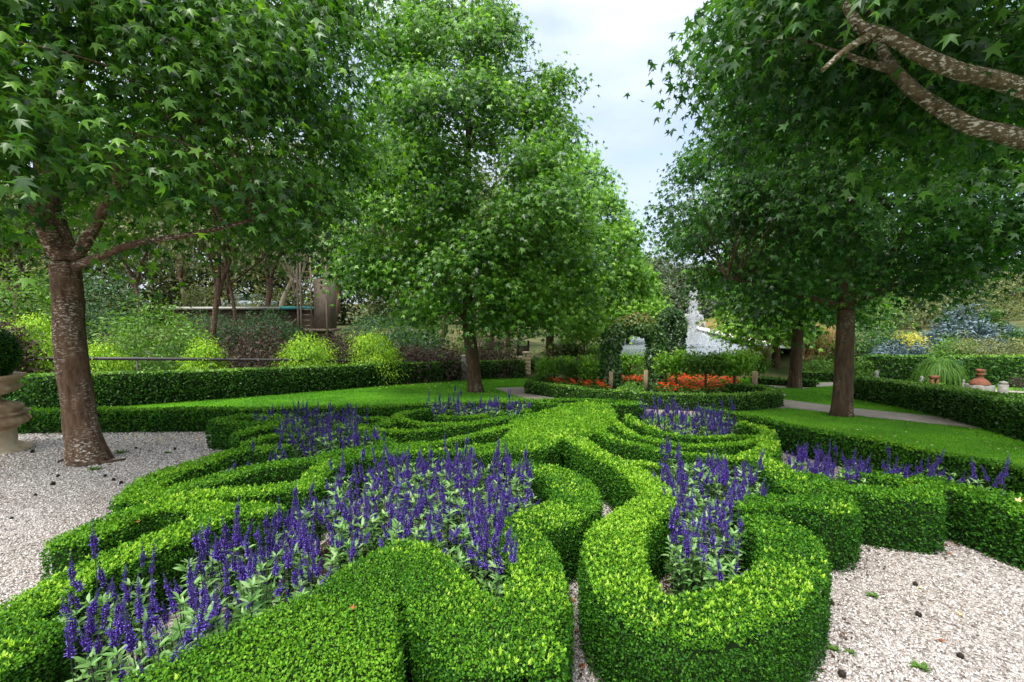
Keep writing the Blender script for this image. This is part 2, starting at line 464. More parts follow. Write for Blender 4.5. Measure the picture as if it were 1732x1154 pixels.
HEDGE_N = [0]; LITTER = []
def hedge(name, label, cat, strips=(), polys=(), k=.42, young=0.4, mat='box', step=.03, lsize=.0118, world=False, group=None, kfun=None, dens=1.0, lum=0.0, sqend=False):
    """clipped hedge: strips = (list of points of the top's centreline, half width); polys = outlines of the top"""
    S = []
    for pts, hw in strips:
        w = np.array(pts, float)[:, :2] if world else np.array(W(pts, k))
        S.append((smooth_path(w, 8), hw if world else hw * .8))
    PL = [smooth_path(np.array(p, float) if world else np.array(W(p, k)), 6, True) for p in polys]
    allp = np.vstack([s[0] for s in S] + PL)
    mxw = max([np.max(s[1]) for s in S] + [0]) + .12
    x0, y0 = allp.min(0) - mxw; x1, y1 = allp.max(0) + mxw
    gx_, gy_ = np.arange(x0, x1, step), np.arange(y0, y1, step)
    X, Y = np.meshgrid(gx_, gy_)
    d = np.full(X.shape, 1e9)
    for p, hw in S: d = np.minimum(d, sdf_strip(X, Y, p, hw))
    for p in PL: d = np.minimum(d, sdf_poly(X, Y, p))
    seed = 100 + HEDGE_N[0]; HEDGE_N[0] += 1
    d = d + .025 * (vnoise(X, Y, 2.5, seed) - .5) + .015 * (vnoise(X, Y, 7, seed + 1) - .5)
    KK = k + .035 * (vnoise(X, Y, 1.6, seed + 2) - .5)
    gyv, gxv = np.gradient(d, step); gl = np.hypot(gxv, gyv) + 1e-6; gxv /= gl; gyv /= gl
    G = gz(X, Y)
    edge = np.clip(1 + d / .035, 0, 1)
    Ztop = G + KK - .018 * edge ** 2
    # ---- core
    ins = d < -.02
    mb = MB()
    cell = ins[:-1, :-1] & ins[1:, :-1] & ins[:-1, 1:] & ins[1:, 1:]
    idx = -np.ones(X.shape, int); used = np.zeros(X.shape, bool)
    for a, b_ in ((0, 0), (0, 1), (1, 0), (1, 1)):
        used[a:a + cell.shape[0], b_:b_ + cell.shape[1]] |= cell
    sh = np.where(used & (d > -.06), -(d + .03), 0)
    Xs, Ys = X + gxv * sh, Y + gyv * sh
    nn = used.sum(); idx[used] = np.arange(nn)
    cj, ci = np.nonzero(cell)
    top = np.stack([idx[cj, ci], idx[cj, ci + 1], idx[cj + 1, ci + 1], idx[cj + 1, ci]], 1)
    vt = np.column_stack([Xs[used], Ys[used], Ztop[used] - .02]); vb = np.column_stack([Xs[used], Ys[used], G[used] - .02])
    pc = np.pad(cell, 1)
    sides = []
    for (dj, di, e) in ((-1, 0, ((0, 0), (0, 1))), (1, 0, ((1, 1), (1, 0))), (0, -1, ((1, 0), (0, 0))), (0, 1, ((0, 1), (1, 1)))):
        nb = pc[1 + dj:pc.shape[0] - 1 + dj, 1 + di:pc.shape[1] - 1 + di]
        bj, bi = np.nonzero(cell & ~nb)
        a = idx[bj + e[0][0], bi + e[0][1]]; b2 = idx[bj + e[1][0], bi + e[1][1]]
        sides.append(np.stack([a, a + nn, b2 + nn, b2], 1))
    mb.add(np.vstack([vt, vb]), [top] + sides)
    c = allp.mean(0); base = np.array([c[0], c[1], float(gz(c[0], c[1]))])
    root = empty(name, base, label, cat, group)
    def child(nm, mb_, mt, sm=False):
        for i in range(len(mb_.v)): mb_.v[i] = mb_.v[i] - base
        return link(nm, mb_.build(nm, mt, sm), root)
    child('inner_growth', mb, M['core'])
    # ---- leaves
    dist = np.sqrt(X ** 2 + Y ** 2 + (H - Ztop) ** 2)
    ls = np.maximum(lsize, .0041 * dist)
    den = 3.3 / ls ** 2 * dens
    tv = .6 * vnoise(X, Y, 1.3, seed + 3) + .4 * vnoise(X, Y, 6, seed + 9)
    mbl = MB()
    # top
    n = rng.poisson(np.where(d < .0, den * step * step, 0))
    j, i = np.nonzero(n); rep = n[j, i]; j = np.repeat(j, rep); i = np.repeat(i, rep)
    pos = np.column_stack([X[j, i] + rng.uniform(-.5, .5, len(j)) * step, Y[j, i] + rng.uniform(-.5, .5, len(j)) * step, Ztop[j, i] + rng.normal(0, .009, len(j)) - .006])
    e = edge[j, i] ** 2
    nr = norm(np.column_stack([gxv[j, i] * e * .5, gyv[j, i] * e * .5, np.ones(len(j))]))
    tip = norm(nr * .45 + rng.normal(0, .5, pos.shape)); ln = norm(nr + rng.normal(0, .5, pos.shape))
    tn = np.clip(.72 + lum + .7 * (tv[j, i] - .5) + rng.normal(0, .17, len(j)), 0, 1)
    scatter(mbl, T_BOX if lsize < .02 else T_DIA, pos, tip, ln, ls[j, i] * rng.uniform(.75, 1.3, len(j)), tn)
    # sides: darker mature leaves, tint lowered further to put side shade into the colour
    back = np.where((gxv * X + gyv * Y) > 0, .4, 1.0)
    n = rng.poisson(np.where(np.abs(d) < step, den * step * k / 2 * back, 0))
    j, i = np.nonzero(n); rep = n[j, i]; j = np.repeat(j, rep); i = np.repeat(i, rep)
    g2 = np.column_stack([gxv[j, i], gyv[j, i]])
    dd = -d[j, i] + rng.normal(0, .009, len(j))
    hh = rng.random(len(j)) ** .9
    pos = np.column_stack([X[j, i] + g2[:, 0] * dd, Y[j, i] + g2[:, 1] * dd, G[j, i] + (Ztop[j, i] - G[j, i]) * hh])
    tang = np.column_stack([-g2[:, 1], g2[:, 0]])
    pos[:, :2] += tang * rng.uniform(-.6, .6, (len(j), 1)) * step - g2 * (.025 * (hh > .93))[:, None]
    nr = norm(np.column_stack([g2, np.full(len(j), .25)]))
    tip = norm(nr * .5 + np.array([0, 0, .25]) + rng.normal(0, .55, pos.shape)); ln = norm(nr + rng.normal(0, .5, pos.shape))
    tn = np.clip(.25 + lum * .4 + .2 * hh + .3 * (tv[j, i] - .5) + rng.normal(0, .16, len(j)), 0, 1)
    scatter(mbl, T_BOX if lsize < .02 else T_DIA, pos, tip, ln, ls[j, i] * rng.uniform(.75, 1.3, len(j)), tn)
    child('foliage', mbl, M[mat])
    LITTER.append(np.column_stack([X, Y])[0:0] if world else np.column_stack([X[(d > .0) & (d < .13)], Y[(d > .0) & (d < .13)]]))
    # ---- young shoots on the top
    if young > 0:
        mbs = MB()
        msk = np.clip((vnoise(X, Y, 1.1, seed + 5) * .6 + vnoise(X, Y, 3.7, seed + 6) * .4 - .64 + young * .5) * 4.0, 0.02, 1)
        ss = np.maximum(.027, .0078 * dist)
        n = rng.poisson(np.where(d < -.01, msk * .85 / ss ** 2 * step * step, 0))
        j, i = np.nonzero(n); rep = n[j, i]; j = np.repeat(j, rep); i = np.repeat(i, rep)
        if len(j) > 120:
            pos = np.column_stack([X[j, i] + rng.uniform(-.5, .5, len(j)) * step, Y[j, i] + rng.uniform(-.5, .5, len(j)) * step, Ztop[j, i] - .002])
            tip = norm(np.column_stack([rng.normal(0, .28, (len(j), 2)), np.ones(len(j))]))
            scatter(mbs, T_SPRIG, pos, tip, norm(rng.normal(0, 1, pos.shape)), ss[j, i] * rng.uniform(.6, 1.15, len(j)), np.clip(rng.normal(.5, .25, len(j)), 0, 1))
            child('young_shoots', mbs, M['young'])
    return root


hw = .185
hedge('box_hedge', 'broad bright box hedge hub where the parterre arms meet, a black slot at its front', 'hedge',
      strips=[([(1000, 684), (960, 684), (915, 680), (880, 678)], .13), ([(1020, 684), (1080, 683)], .12),
              ([(1030, 706), (1045, 718), (1073, 735), (1108, 744), (1154, 751), (1200, 754), (1242, 750), (1275, 744)], .1),
              ([(1005, 722), (1043, 744), (1085, 753), (1122, 762), (1166, 767), (1212, 773), (1258, 776)], .105),
              ([(900, 700), (850, 708), (800, 717), (720, 727), (663, 729), (610, 726)], .1),
              ([(890, 716), (850, 724), (800, 737), (740, 749), (690, 757)], .105),
              ([(900, 745), (850, 752), (800, 757)], .12)],
      polys=[[(985, 680), (1028, 686), (1042, 700), (1034, 716), (1012, 730), (985, 738), (966, 737), (938, 750), (902, 763), (860, 764), (830, 758), (850, 742), (868, 728), (862, 714), (895, 702), (940, 690)]],
      young=.22, lum=.12)
hedge('box_hedge', 'long looping box hedge round the largest salvia bed, a dark slit in its front', 'hedge',
      strips=[([(885, 788), (928, 795), (962, 812), (976, 836), (955, 862), (905, 880)], .235), ([(905, 880), (872, 895), (885, 918), (905, 955), (908, 1010), (878, 1058), (820, 1052), (760, 1000), (695, 935), (630, 962), (560, 1012), (450, 1070), (330, 1130), (200, 1200), (60, 1290)], .19),
              ([(-70, 1110), (0, 1052), (80, 1003), (160, 958), (250, 920), (320, 893), (391, 864), (445, 862)], .17), ([(715, 990), (765, 1045), (825, 1088), (885, 1095)], .2), ([(30, 1080), (-60, 1140)], .18),
              ([(520, 822), (540, 798), (575, 781), (630, 770), (690, 765), (760, 762), (830, 765)], .15)],
      polys=[[(676, 940), (640, 955), (560, 1008), (450, 1066), (330, 1128), (200, 1205), (330, 1300), (640, 1200), (662, 1140), (678, 1040), (688, 985)]], young=.42)
hedge('box_hedge', 'thick box hedge at the front looping round the tongue-shaped salvia bed, beside bare gravel', 'hedge',
      strips=[([(974, 744), (1006, 764), (1042, 781), (1068, 797), (1092, 814), (1110, 831), (1110, 848), (1088, 862)], .165), ([(1100, 856), (1064, 880), (1042, 902), (1038, 940), (1052, 985), (1097, 1030), (1160, 1046), (1235, 1032), (1305, 992), (1340, 945), (1332, 905), (1300, 885)], .21),
              ([(1060, 782), (1108, 786)], .12)], young=.5)
hedge('box_hedge', 'rounded box hedge lobe just behind the front loop, its end facing the right-hand gravel', 'hedge',
      strips=[([(1262, 853), (1310, 846), (1360, 848), (1405, 860)], .18), ([(1290, 778), (1314, 797), (1350, 818), (1395, 832), (1412, 850)], .19)], young=.5)
hedge('box_hedge', 'box hedge lobe with a blunt end over gravel, second back from the front loop', 'hedge',
      strips=[([(1368, 807), (1422, 823), (1496, 833), (1552, 838)], .19), ([(1450, 800), (1500, 806), (1545, 818), (1560, 832)], .16)], young=.3)
hedge('box_hedge', 'dark box hedge arm running out of the picture beyond the blunt hedge end', 'hedge',
      strips=[([(1570, 812), (1620, 826), (1680, 843), (1732, 858), (1850, 890)], .17), ([(1700, 838), (1760, 845), (1850, 855)], .12)], young=.2)
hedge('box_hedge', 'curled box hedge ringing the far salvia bed beside the flower planter', 'hedge',
      strips=[([(1064, 704), (1075, 714), (1095, 722)], .11), ([(1095, 722), (1130, 733), (1180, 741), (1240, 738), (1290, 739), (1300, 732), (1280, 722), (1255, 716)], .115), ([(1290, 742), (1300, 752), (1290, 766), (1262, 774)], .14)], young=.5)
hedge('box_hedge', 'oval box hedge ringing the salvia bed at the foot of the middle tree', 'hedge',
      strips=[([(728, 692), (690, 697), (672, 705), (692, 713), (745, 716), (810, 713), (850, 706)], .11), ([(745, 703), (790, 706), (840, 700), (890, 694)], .1)], young=.15, lum=.1)
hedge('box_hedge', 'narrow box hedge lobe with few salvias in it, pointing at the near tree', 'hedge',
      strips=[([(228, 834), (262, 808), (314, 790), (349, 779), (384, 766), (424, 760), (470, 757)], .17), ([(235, 838), (290, 828), (361, 810), (431, 793), (478, 783), (529, 778), (603, 767), (663, 758), (715, 752)], .17)], young=.16)
hedge('box_hedge', 'pale tipped box hedge arm with a square end jutting onto the left gravel', 'hedge',
      strips=[([(130, 908), (197, 880), (279, 852), (361, 837), (430, 830), (490, 822)], .17), ([(279, 856), (340, 858), (400, 862)], .15)], young=.5)
hedge('box_hedge', 'box hedge lobe with two stepped round ends in front of the straight border hedge', 'hedge',
      strips=[([(372, 712), (400, 706), (450, 704), (480, 705)], .2), ([(372, 713), (420, 717), (470, 716)], .17), ([(408, 733), (440, 724), (485, 722), (500, 726)], .16), ([(425, 748), (460, 738), (500, 735)], .14),
              ([(600, 706), (645, 708), (655, 716), (620, 722), (580, 720)], .13), ([(600, 730), (640, 740), (652, 752), (620, 759), (560, 768)], .13)], young=.15)
hedge('box_hedge', 'long straight low box hedge between the gravel and the left lawn', 'hedge',
      strips=[([(-600, 700), (-100, 697), (40, 694), (400, 691), (640, 686), (880, 678), (1000, 676), (1080, 681)], .17)], young=.0, lum=.05)
hedge('box_hedge', 'low box border hedge along the right lawn, below the dark tree trunk', 'hedge',
      strips=[([(1190, 692), (1249, 701), (1339, 720), (1439, 738), (1524, 752), (1595, 766), (1666, 780), (1745, 798), (1900, 836)], .13)], young=.45)

# ------------------------------------------------------------------ gravel stones, grass blades (uncountable)
def pick(n, poly, near=1.0, ymin=1.0):
    p = np.array(poly); out = []
    x = rng.uniform(p[:, 0].min(), p[:, 0].max(), n * 4); y = rng.uniform(max(p[:, 1].min(), ymin), p[:, 1].max(), n * 4)
    k = inside(poly, x, y); x, y = x[k], y[k]
    w = (2.0 / np.hypot(x, y)) ** (near * 2) ; keep = rng.random(len(x)) < np.clip(w, 0, 1)
    return x[keep][:n], y[keep][:n]
lp = np.vstack(LITTER); lp = lp[rng.integers(0, len(lp), 9000)] + rng.normal(0, .03, (9000, 2)); lp = lp[inside(GRAVEL, lp[:, 0], lp[:, 1])]
mb = MB(); n = len(lp)
scatter(mb, T_DIA, np.column_stack([lp, -SLOPE * lp[:, 1] + .019]), norm(rng.normal(0, 1, (n, 3)) * [1, 1, .15]), norm(rng.normal(0, .3, (n, 3)) + UP), rng.uniform(.008, .032, n), np.clip(rng.normal(.2, .2, n), 0, .6))
o = link('leaf_litter', mb.build('leaf_litter', M['litter'])); o['kind'] = 'stuff'
x, y = pick(420000, GRAVEL, .8, 1.5)
cam_ok = np.abs(x) < y * 1.2 + .6
x, y = x[cam_ok], y[cam_ok]
mb = MB(); n = len(x)
pos = np.column_stack([x, y, -SLOPE * y + .010])
scatter(mb, T_OCT, pos, norm(rng.normal(0, 1, (n, 3)) * [1, 1, .4]), norm(rng.normal(0, .35, (n, 3)) + UP), np.maximum(.0135, .0028 * np.hypot(x, y)) * rng.uniform(.6, 1.5, n), np.clip(rng.normal(.58, .26, n) - .5 * np.clip(.42 - vnoise(x, y, .7, 8), 0, 1) - .35 * np.clip(.4 - vnoise(x, y, 2.6, 9), 0, 1), 0, 1))
o = link('gravel', mb.build('gravel', M['pebble'])); o['kind'] = 'stuff'
print('pebbles', n)
x = rng.uniform(-16, 16, 1500000); y = rng.uniform(3.5, 22, len(x))
k = inside(LAWN, x, y) & ~inside(GRAVEL, x, y) & ~inside(PATH, x, y) & ~inside(PATH2, x, y) & (rng.random(len(x)) < np.clip((7.5 / y) ** 1.4, 0, 1)) & (np.abs(x) < y * 1.2)
x, y = x[k][:260000], y[k][:260000]; n = len(x)
mb = MB()
scatter(mb, (np.array([(-.16, 0, 0), (.16, 0, 0), (0, 1, .15)]), [np.array([(0, 1, 2)])]), np.column_stack([x, y, -SLOPE * y + .003]), norm(np.column_stack([rng.normal(0, .45, (n, 2)), np.ones(n)])), norm(np.column_stack([rng.normal(0, 1, (n, 2)), np.zeros(n)])), np.maximum(.03, .0032 * y) * rng.uniform(.6, 1.3, n), np.clip(.45 + .7 * (vnoise(x, y, .5, 5) - .5) + .4 * (vnoise(x, y, 1.9, 15) - .5) + rng.normal(0, .2, n), 0, 1))
o = link('grass', mb.build('grass', M['grass'])); o['kind'] = 'stuff'
print('blades', n)

# ------------------------------------------------------------------ salvia
def salvia_leaves(seed):
    r = np.random.default_rng(seed); mb = MB()
    for s in range(9):
        a = r.uniform(0, 6.28); rr = r.uniform(.03, .10); hgt = r.uniform(.25, .41)
        b0 = np.array([math.cos(a) * .03, math.sin(a) * .03, 0]); t0 = np.array([math.cos(a) * rr, math.sin(a) * rr, hgt])
        tube(mb, [b0, (b0 + t0) / 2 + [0, 0, .02], t0], [.004, .0035, .002], 4, .3, 1)
        for lv in (.4, .58, .74, .88, 1.0):
            p = b0 + (t0 - b0) * lv; k = 4 if lv < .95 else 5
            aa = r.uniform(0, 6.28) + np.arange(k) * 6.283 / k + r.normal(0, .3, k)
            el = r.uniform(.0, .6, k) + (.35 if lv > .95 else 0)
            tip = np.stack([np.cos(aa) * np.cos(el), np.sin(aa) * np.cos(el), np.sin(el)], 1)
            scatter(mb, T_LANCE, np.repeat(p[None], k, 0), tip, np.repeat(UP[None], k, 0) + r.normal(0, .25, (k, 3)), r.uniform(.05, .085, k) * (1.1 - .3 * lv), np.clip(r.normal(.22 + .42 * lv, .17, k), 0, 1))
    return mb.build('salvia_foliage', [M['salvia'], M['stem']])


def salvia_spike(seed, L, stemL):
    r = np.random.default_rng(seed); mb = MB(); tb_ = r.normal(0, .13)
    bend = r.normal(0, .01, 2)
    def at(t): return np.array([bend[0] * t * t * 3, bend[1] * t * t * 3, t * (L + stemL)])
    tube(mb, [at(0), at(.5), at(1)], [.0035, .003, .0015], 5, .2, 1)
    nw = max(9, int(L / .0105))
    for w in range(nw):
        u = w / (nw - 1); t = (stemL + L * u) / (L + stemL); c = at(t)
        k = 7 if u < .75 else 5; rad = (.0125 + .003 * math.sin(u * 9 + seed)) * (1 - .72 * max(0, u - .35) / .65)
        aa = r.uniform(0, 6.28) + np.arange(k) * 6.283 / k
        tip = np.stack([np.cos(aa), np.sin(aa), r.uniform(.3, .9, k)], 1)
        pos = c + np.stack([np.cos(aa), np.sin(aa), np.zeros(k)], 1) * rad * .55
        scatter(mb, (_o * [.36, .8, .36] + [0, .5, 0], [_of]), pos, tip, np.repeat(UP[None], k, 0), rad * r.uniform(.75, 1.2, k), np.clip(r.normal(.42 + tb_ + .1 * (u > .8), .18, k), 0, 1))
        q = r.random(k) < (.5 if u < .7 else .1)
        if q.any():   # opened lips, paler
            scatter(mb, T_DIA, pos[q] + tip[q] * rad * .7, tip[q] + [0, 0, -.6], np.repeat(UP[None], q.sum(), 0), rad * 1.15, np.clip(r.normal(.8, .12, q.sum()), 0, 1))
    return mb.build('salvia_spike', [M['violet'], M['stem']])


LEAVES = [salvia_leaves(s) for s in range(5)]
SPIKES = [(salvia_spike(s, L, st)) for s, (L, st) in enumerate([(.17, .26), (.14, .22), (.2, .29), (.12, .17), (.16, .34), (.18, .22), (.1, .26)])]


def poisson(poly, sp, seed, tries=6000):
    r = np.random.default_rng(seed); p = np.array(poly); out = []
    c = np.column_stack([r.uniform(p[:, 0].min(), p[:, 0].max(), tries), r.uniform(p[:, 1].min(), p[:, 1].max(), tries)])
    c = c[inside(poly, c[:, 0], c[:, 1])]
    for q in c:
        if all((q[0] - o[0]) ** 2 + (q[1] - o[1]) ** 2 > sp * sp for o in out): out.append(q)
    return out


def bed(px, label, group, sp=.2, nsp=(3, 6), seed=0, k=.42, sc=1.0, dense=None, soil=True):
    poly = W(px, k)
    r = np.random.default_rng(500 + seed)
    pts = poisson(poly, sp, seed)
    for q in pts:
        root = empty('salvia_plant', (q[0], q[1], float(gz(*q))), label, 'flowering plant', group)
        rz = r.uniform(0, 6.28); s = sc * r.uniform(.88, 1.12)
        root.rotation_euler = (r.normal(0, .05), r.normal(0, .05), rz); root.scale = (s, s, s)
        link('foliage', LEAVES[r.integers(len(LEAVES))], root).scale = (.95, .95, 1.08)
        for _ in range(max(1, int(round(r.integers(*nsp) * 1.95)))):
            a = r.uniform(0, 6.28); rr = r.uniform(.01, .1)
            o = link('flower_spike', SPIKES[r.integers(len(SPIKES))], root, (math.cos(a) * rr, math.sin(a) * rr, r.uniform(.13, .28)))
            o.rotation_euler = (r.normal(0, .14), r.normal(0, .14), r.uniform(0, 6.28))
            sz = r.uniform(.85, 1.15); o.scale = (sz * .6, sz * .6, sz * r.uniform(.55, .95))
    return len(pts)


nb = 0
nb += bed([(135, 1050), (220, 985), (340, 935), (430, 905), (490, 870), (540, 838), (590, 806), (660, 790), (740, 783), (830, 785), (895, 805), (920, 828), (860, 862), (838, 890), (845, 960), (800, 965), (740, 920), (690, 893), (610, 925), (520, 985), (420, 1035), (300, 1100), (225, 1145), (150, 1130)], 'violet salvia plant flowering in the largest bed, inside the long looping front hedge', 'salvias in the largest bed', .185, (4, 8), 1)
nb += bed([(1112, 790), (1180, 782), (1290, 800), (1300, 825), (1235, 850), (1245, 900), (1225, 945), (1155, 945), (1122, 920), (1145, 875), (1150, 850), (1110, 810)], 'violet salvia plant flowering in the tongue-shaped bed by the right gravel', 'salvias in the tongue-shaped bed', .175, (3, 7), 2)
nb += bed([(1335, 775), (1440, 784), (1470, 802), (1400, 810), (1345, 795)], 'violet salvia plant in the bed beside the right border hedge', 'salvias beside the right border hedge', .19, (5, 9), 3)
nb += bed([(1480, 784), (1560, 792), (1610, 808), (1640, 818), (1690, 832), (1640, 824), (1560, 808), (1500, 802)], 'sparse violet salvia plant in the thin bed by the dark hedge arm', 'salvias in the thin right bed', .19, (3, 6), 4)
nb += bed([(1088, 702), (1160, 702), (1240, 714), (1250, 730), (1180, 735), (1112, 722)], 'violet salvia plant in the far bed near the orange flower planter', 'salvias near the planter', .26, (5, 10), 5, sc=1.12)
nb += bed([(728, 692), (800, 690), (888, 690), (880, 700), (800, 705), (735, 700)], 'pale leaved violet salvia plant at the foot of the middle tree', 'salvias at the foot of the middle tree', .27, (4, 8), 6, sc=1.12)
nb += bed([(420, 708), (480, 702), (600, 704), (625, 715), (590, 735), (640, 748), (580, 762), (490, 756), (470, 738), (490, 720)], 'silvery violet salvia plant in the left bed in front of the straight border hedge', 'salvias in the left bed', .24, (3, 7), 7)
nb += bed([(345, 800), (400, 785), (470, 772), (478, 776), (400, 796), (360, 806)], 'lone violet salvia plant squeezed into the narrow left hedge lobe', 'salvias in the narrow hedge lobe', .24, (2, 4), 8)
print('salvias', nb)
# bare soil of the beds, as one sheet under the parterre plants
for px in ([(105, 1060), (340, 935), (490, 870), (590, 806), (740, 783), (895, 805), (930, 828), (850, 862), (850, 965), (740, 930), (690, 900), (520, 995), (300, 1100), (130, 1115)],
           [(1112, 790), (1290, 800), (1300, 835), (1250, 900), (1225, 955), (1130, 945)], [(1320, 772), (1480, 784), (1700, 832), (1640, 832), (1480, 815), (1350, 805)],
           [(1075, 700), (1250, 714), (1265, 735), (1112, 728)], [(700, 692), (890, 690), (880, 704), (720, 706)], [(390, 708), (620, 704), (650, 750), (580, 765), (440, 750)], [(300, 812), (478, 770), (478, 780), (330, 822)]):
    sheet('bed_soil', W(px, .42), .013, M['soil'])

# ------------------------------------------------------------------ trees
def crown(mb, axis0, axis1, prof, nclump, nleaf, size, tmpl, seed, spread=.34, droop=.75, zmin=None, lump=.2, tbase=.45, inner=.38, ymin=None, half=1.0, bough=0):
    """leaf sprays in a lobed crown: prof = (height fraction, radius) along axis0->axis1; returns spray centres"""
    r = np.random.default_rng(seed)
    pr = np.array(prof); a0, a1 = np.array(axis0, float), np.array(axis1, float)
    h = np.linspace(0, 1, 200); R = np.interp(h, pr[:, 0], pr[:, 1])
    cdf = np.cumsum(R ** 1.5 + .02); cdf /= cdf[-1]
    hs = np.interp(r.random(nclump * 2), cdf, h); th = r.uniform(0, 6.283, nclump * 2)
    ph = r.uniform(0, 6.28, 4)
    Rl = np.interp(hs, pr[:, 0], pr[:, 1]) * (1 + lump * (np.sin(3 * th + ph[0] + hs * 9) * .5 + np.sin(5 * th + ph[1] - hs * 14) * .5 + .5 * np.sin(hs * 31 + ph[2])))
    rr = Rl * r.random(nclump * 2) ** inner
    c = a0 + (a1 - a0) * hs[:, None] + np.stack([np.cos(th) * rr, np.sin(th) * rr, r.normal(0, .15, len(hs))], 1)
    out = np.stack([np.cos(th), np.sin(th), .25 * np.ones(len(th))], 1)
    keep = np.ones(len(c), bool)
    if zmin is not None: keep &= c[:, 2] > zmin + .35 * (r.random(len(c)) - .3)
    if ymin is not None: keep &= c[:, 1] > ymin
    keep &= np.hypot(c[:, 0], c[:, 1]) > 1.6
    if half < 1: keep &= (np.sum((c - (a0 + (a1 - a0) * hs[:, None]))[:, :2] * norm(a0[:2]), 1) < 0) | (r.random(len(c)) < half)
    c, out = c[keep][:nclump], out[keep][:nclump]; n = len(c)
    if bough:
        B = c[r.permutation(n)[:max(6, n // bough)]]
        k_ = np.argmin(np.sum((c[:, None] - B[None]) ** 2 * [1, 1, 1.8], 2), 1)
        c = B[k_] + (c - B[k_]) * [.66, .66, .42]
    tone = np.clip(r.normal(tbase, .2, n), 0, 1)
    N_ = n * nleaf
    ci = np.repeat(np.arange(n), nleaf)
    off = r.normal(0, 1, (N_, 3)) * spread * np.array([1, 1, .55])
    off[:, 2] -= .25 * np.sum(off[:, :2] ** 2, 1) / spread
    pos = c[ci] + off
    o2 = norm(off * [1, 1, .3]) * .55 + out[ci] * .5
    tip = norm(o2 + np.array([0, 0, -droop]) + r.normal(0, .45, (N_, 3)))
    nr = norm(o2 * .7 + UP * .7 + r.normal(0, .5, (N_, 3)))
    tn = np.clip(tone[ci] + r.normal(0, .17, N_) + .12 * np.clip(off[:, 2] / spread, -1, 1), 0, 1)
    sz = size * r.uniform(.6, 1.25, N_)
    for v_ in range(3):
        q = np.arange(N_) % 3 == v_
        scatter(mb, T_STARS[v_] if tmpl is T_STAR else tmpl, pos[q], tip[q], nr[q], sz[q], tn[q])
    return c


def flare(p0, p1, r0, r1, n=10, bend=(0, 0), fl=.35):
    t = np.linspace(0, 1, n)
    p = np.asarray(p0) + (np.asarray(p1) - np.asarray(p0)) * t[:, None]
    p[:, 0] += bend[0] * np.sin(t * 3.14); p[:, 1] += bend[1] * np.sin(t * 3.14)
    return p, r0 + (r1 - r0) * t + r0 * fl * np.exp(-t * 12.6)


def tree(name, label, base, fork, r0, r1, limbs, crowns, barkm, leafm, tmpl=T_STAR, group=None, bend=(0, 0), twigs=True, cat='tree', sides=18, fl=.3, rings=14):
    base = np.array(base, float); root = empty(name, base, label, cat, group)
    mb = MB()
    p, rr = flare(base - [0, 0, .05], fork, r0, r1, rings, bend, fl)
    tube(mb, p, rr, sides, wob=.06)
    sk = [p[-4:]]
    mbb = MB()
    for pts, ra, rb in limbs:
        q = smooth_path(np.array(pts, float), 6)
        tube(mbb, q, np.linspace(ra, rb, len(q)), 9, wob=.08); sk.append(q)
    sk = np.vstack(sk)
    mbl = MB(); cs = []
    for kw in crowns:
        cs.append(crown(mbl, tmpl=tmpl, **kw))
    cs = np.vstack(cs)
    if twigs:
        r = np.random.default_rng(len(cs))
        for c in cs[::5]:
            d_ = np.linalg.norm(sk - c, axis=1) + np.where(sk[:, 2] > c[2], 2.0, 0); s_ = sk[np.argmin(d_)]
            L = np.linalg.norm(c - s_)
            if L < .3: continue
            mid = (s_ + c) / 2 + [0, 0, .12 * L] + r.normal(0, .08 * L, 3)
            q = smooth_path(np.array([s_, mid, c]), 4)
            tube(mbb, q, np.linspace(.008 + .005 * L, .004, len(q)), 5, cap=False)
    for b_ in (mb, mbb, mbl):
        for i in range(len(b_.v)): b_.v[i] = b_.v[i] - base
    link('trunk', mb.build('trunk', barkm, True), root)
    if mbb.n: link('branches', mbb.build('branches', barkm, True), root)
    link('crown', mbl.build('crown', leafm), root)
    return root


# near tree on the left gravel
b0 = P(150, 780); fk = D(112, 445, 6.35)
tree('sweetgum_tree', 'big sweetgum with lichen-flecked brown trunk standing in the left gravel', b0, fk, .185, .165,
     [([D(118, 455, 6.35), D(160, 438, 6.2), D(230, 412, 6.0), D(330, 395, 5.8), D(430, 372, 5.7)], .065, .02),
      ([D(125, 440, 6.35), D(165, 375, 6.3), D(200, 300, 6.2), D(190, 255, 6.1), D(240, 230, 6.0), D(330, 210, 6.0)], .08, .02),
      ([fk, D(90, 360, 6.5), D(70, 240, 6.6), D(100, 60, 6.7), D(120, -150, 6.8)], .15, .04),
      ([D(100, 430, 6.35), D(50, 330, 6.0), D(10, 230, 5.5), D(-60, 120, 5.0)], .12, .03),
      ([D(85, 300, 6.5), D(130, 160, 5.9), D(150, 60, 5.3), D(170, -60, 4.8)], .08, .02)],
     [dict(axis0=(-5.6, 6.3, 2.35), axis1=(-5.3, 6.3, 9.5), prof=[(0, 2.3), (.08, 3.1), (.3, 3.55), (.55, 3.3), (.8, 2.3), (1, .6)], nclump=820, nleaf=66, size=.14, bough=8, seed=21, zmin=2.8, tbase=.54, inner=.25, lump=.26),
      dict(axis0=(-4.2, 4.4, 2.9), axis1=(-4.0, 4.4, 6), prof=[(0, .9), (.4, 1.5), (1, .6)], nclump=90, nleaf=54, size=.13, bough=7, seed=22, zmin=3.05, tbase=.55)],
     M['bark'], M['gum'], bend=(-.07, 0), fl=.5, sides=40, rings=44)
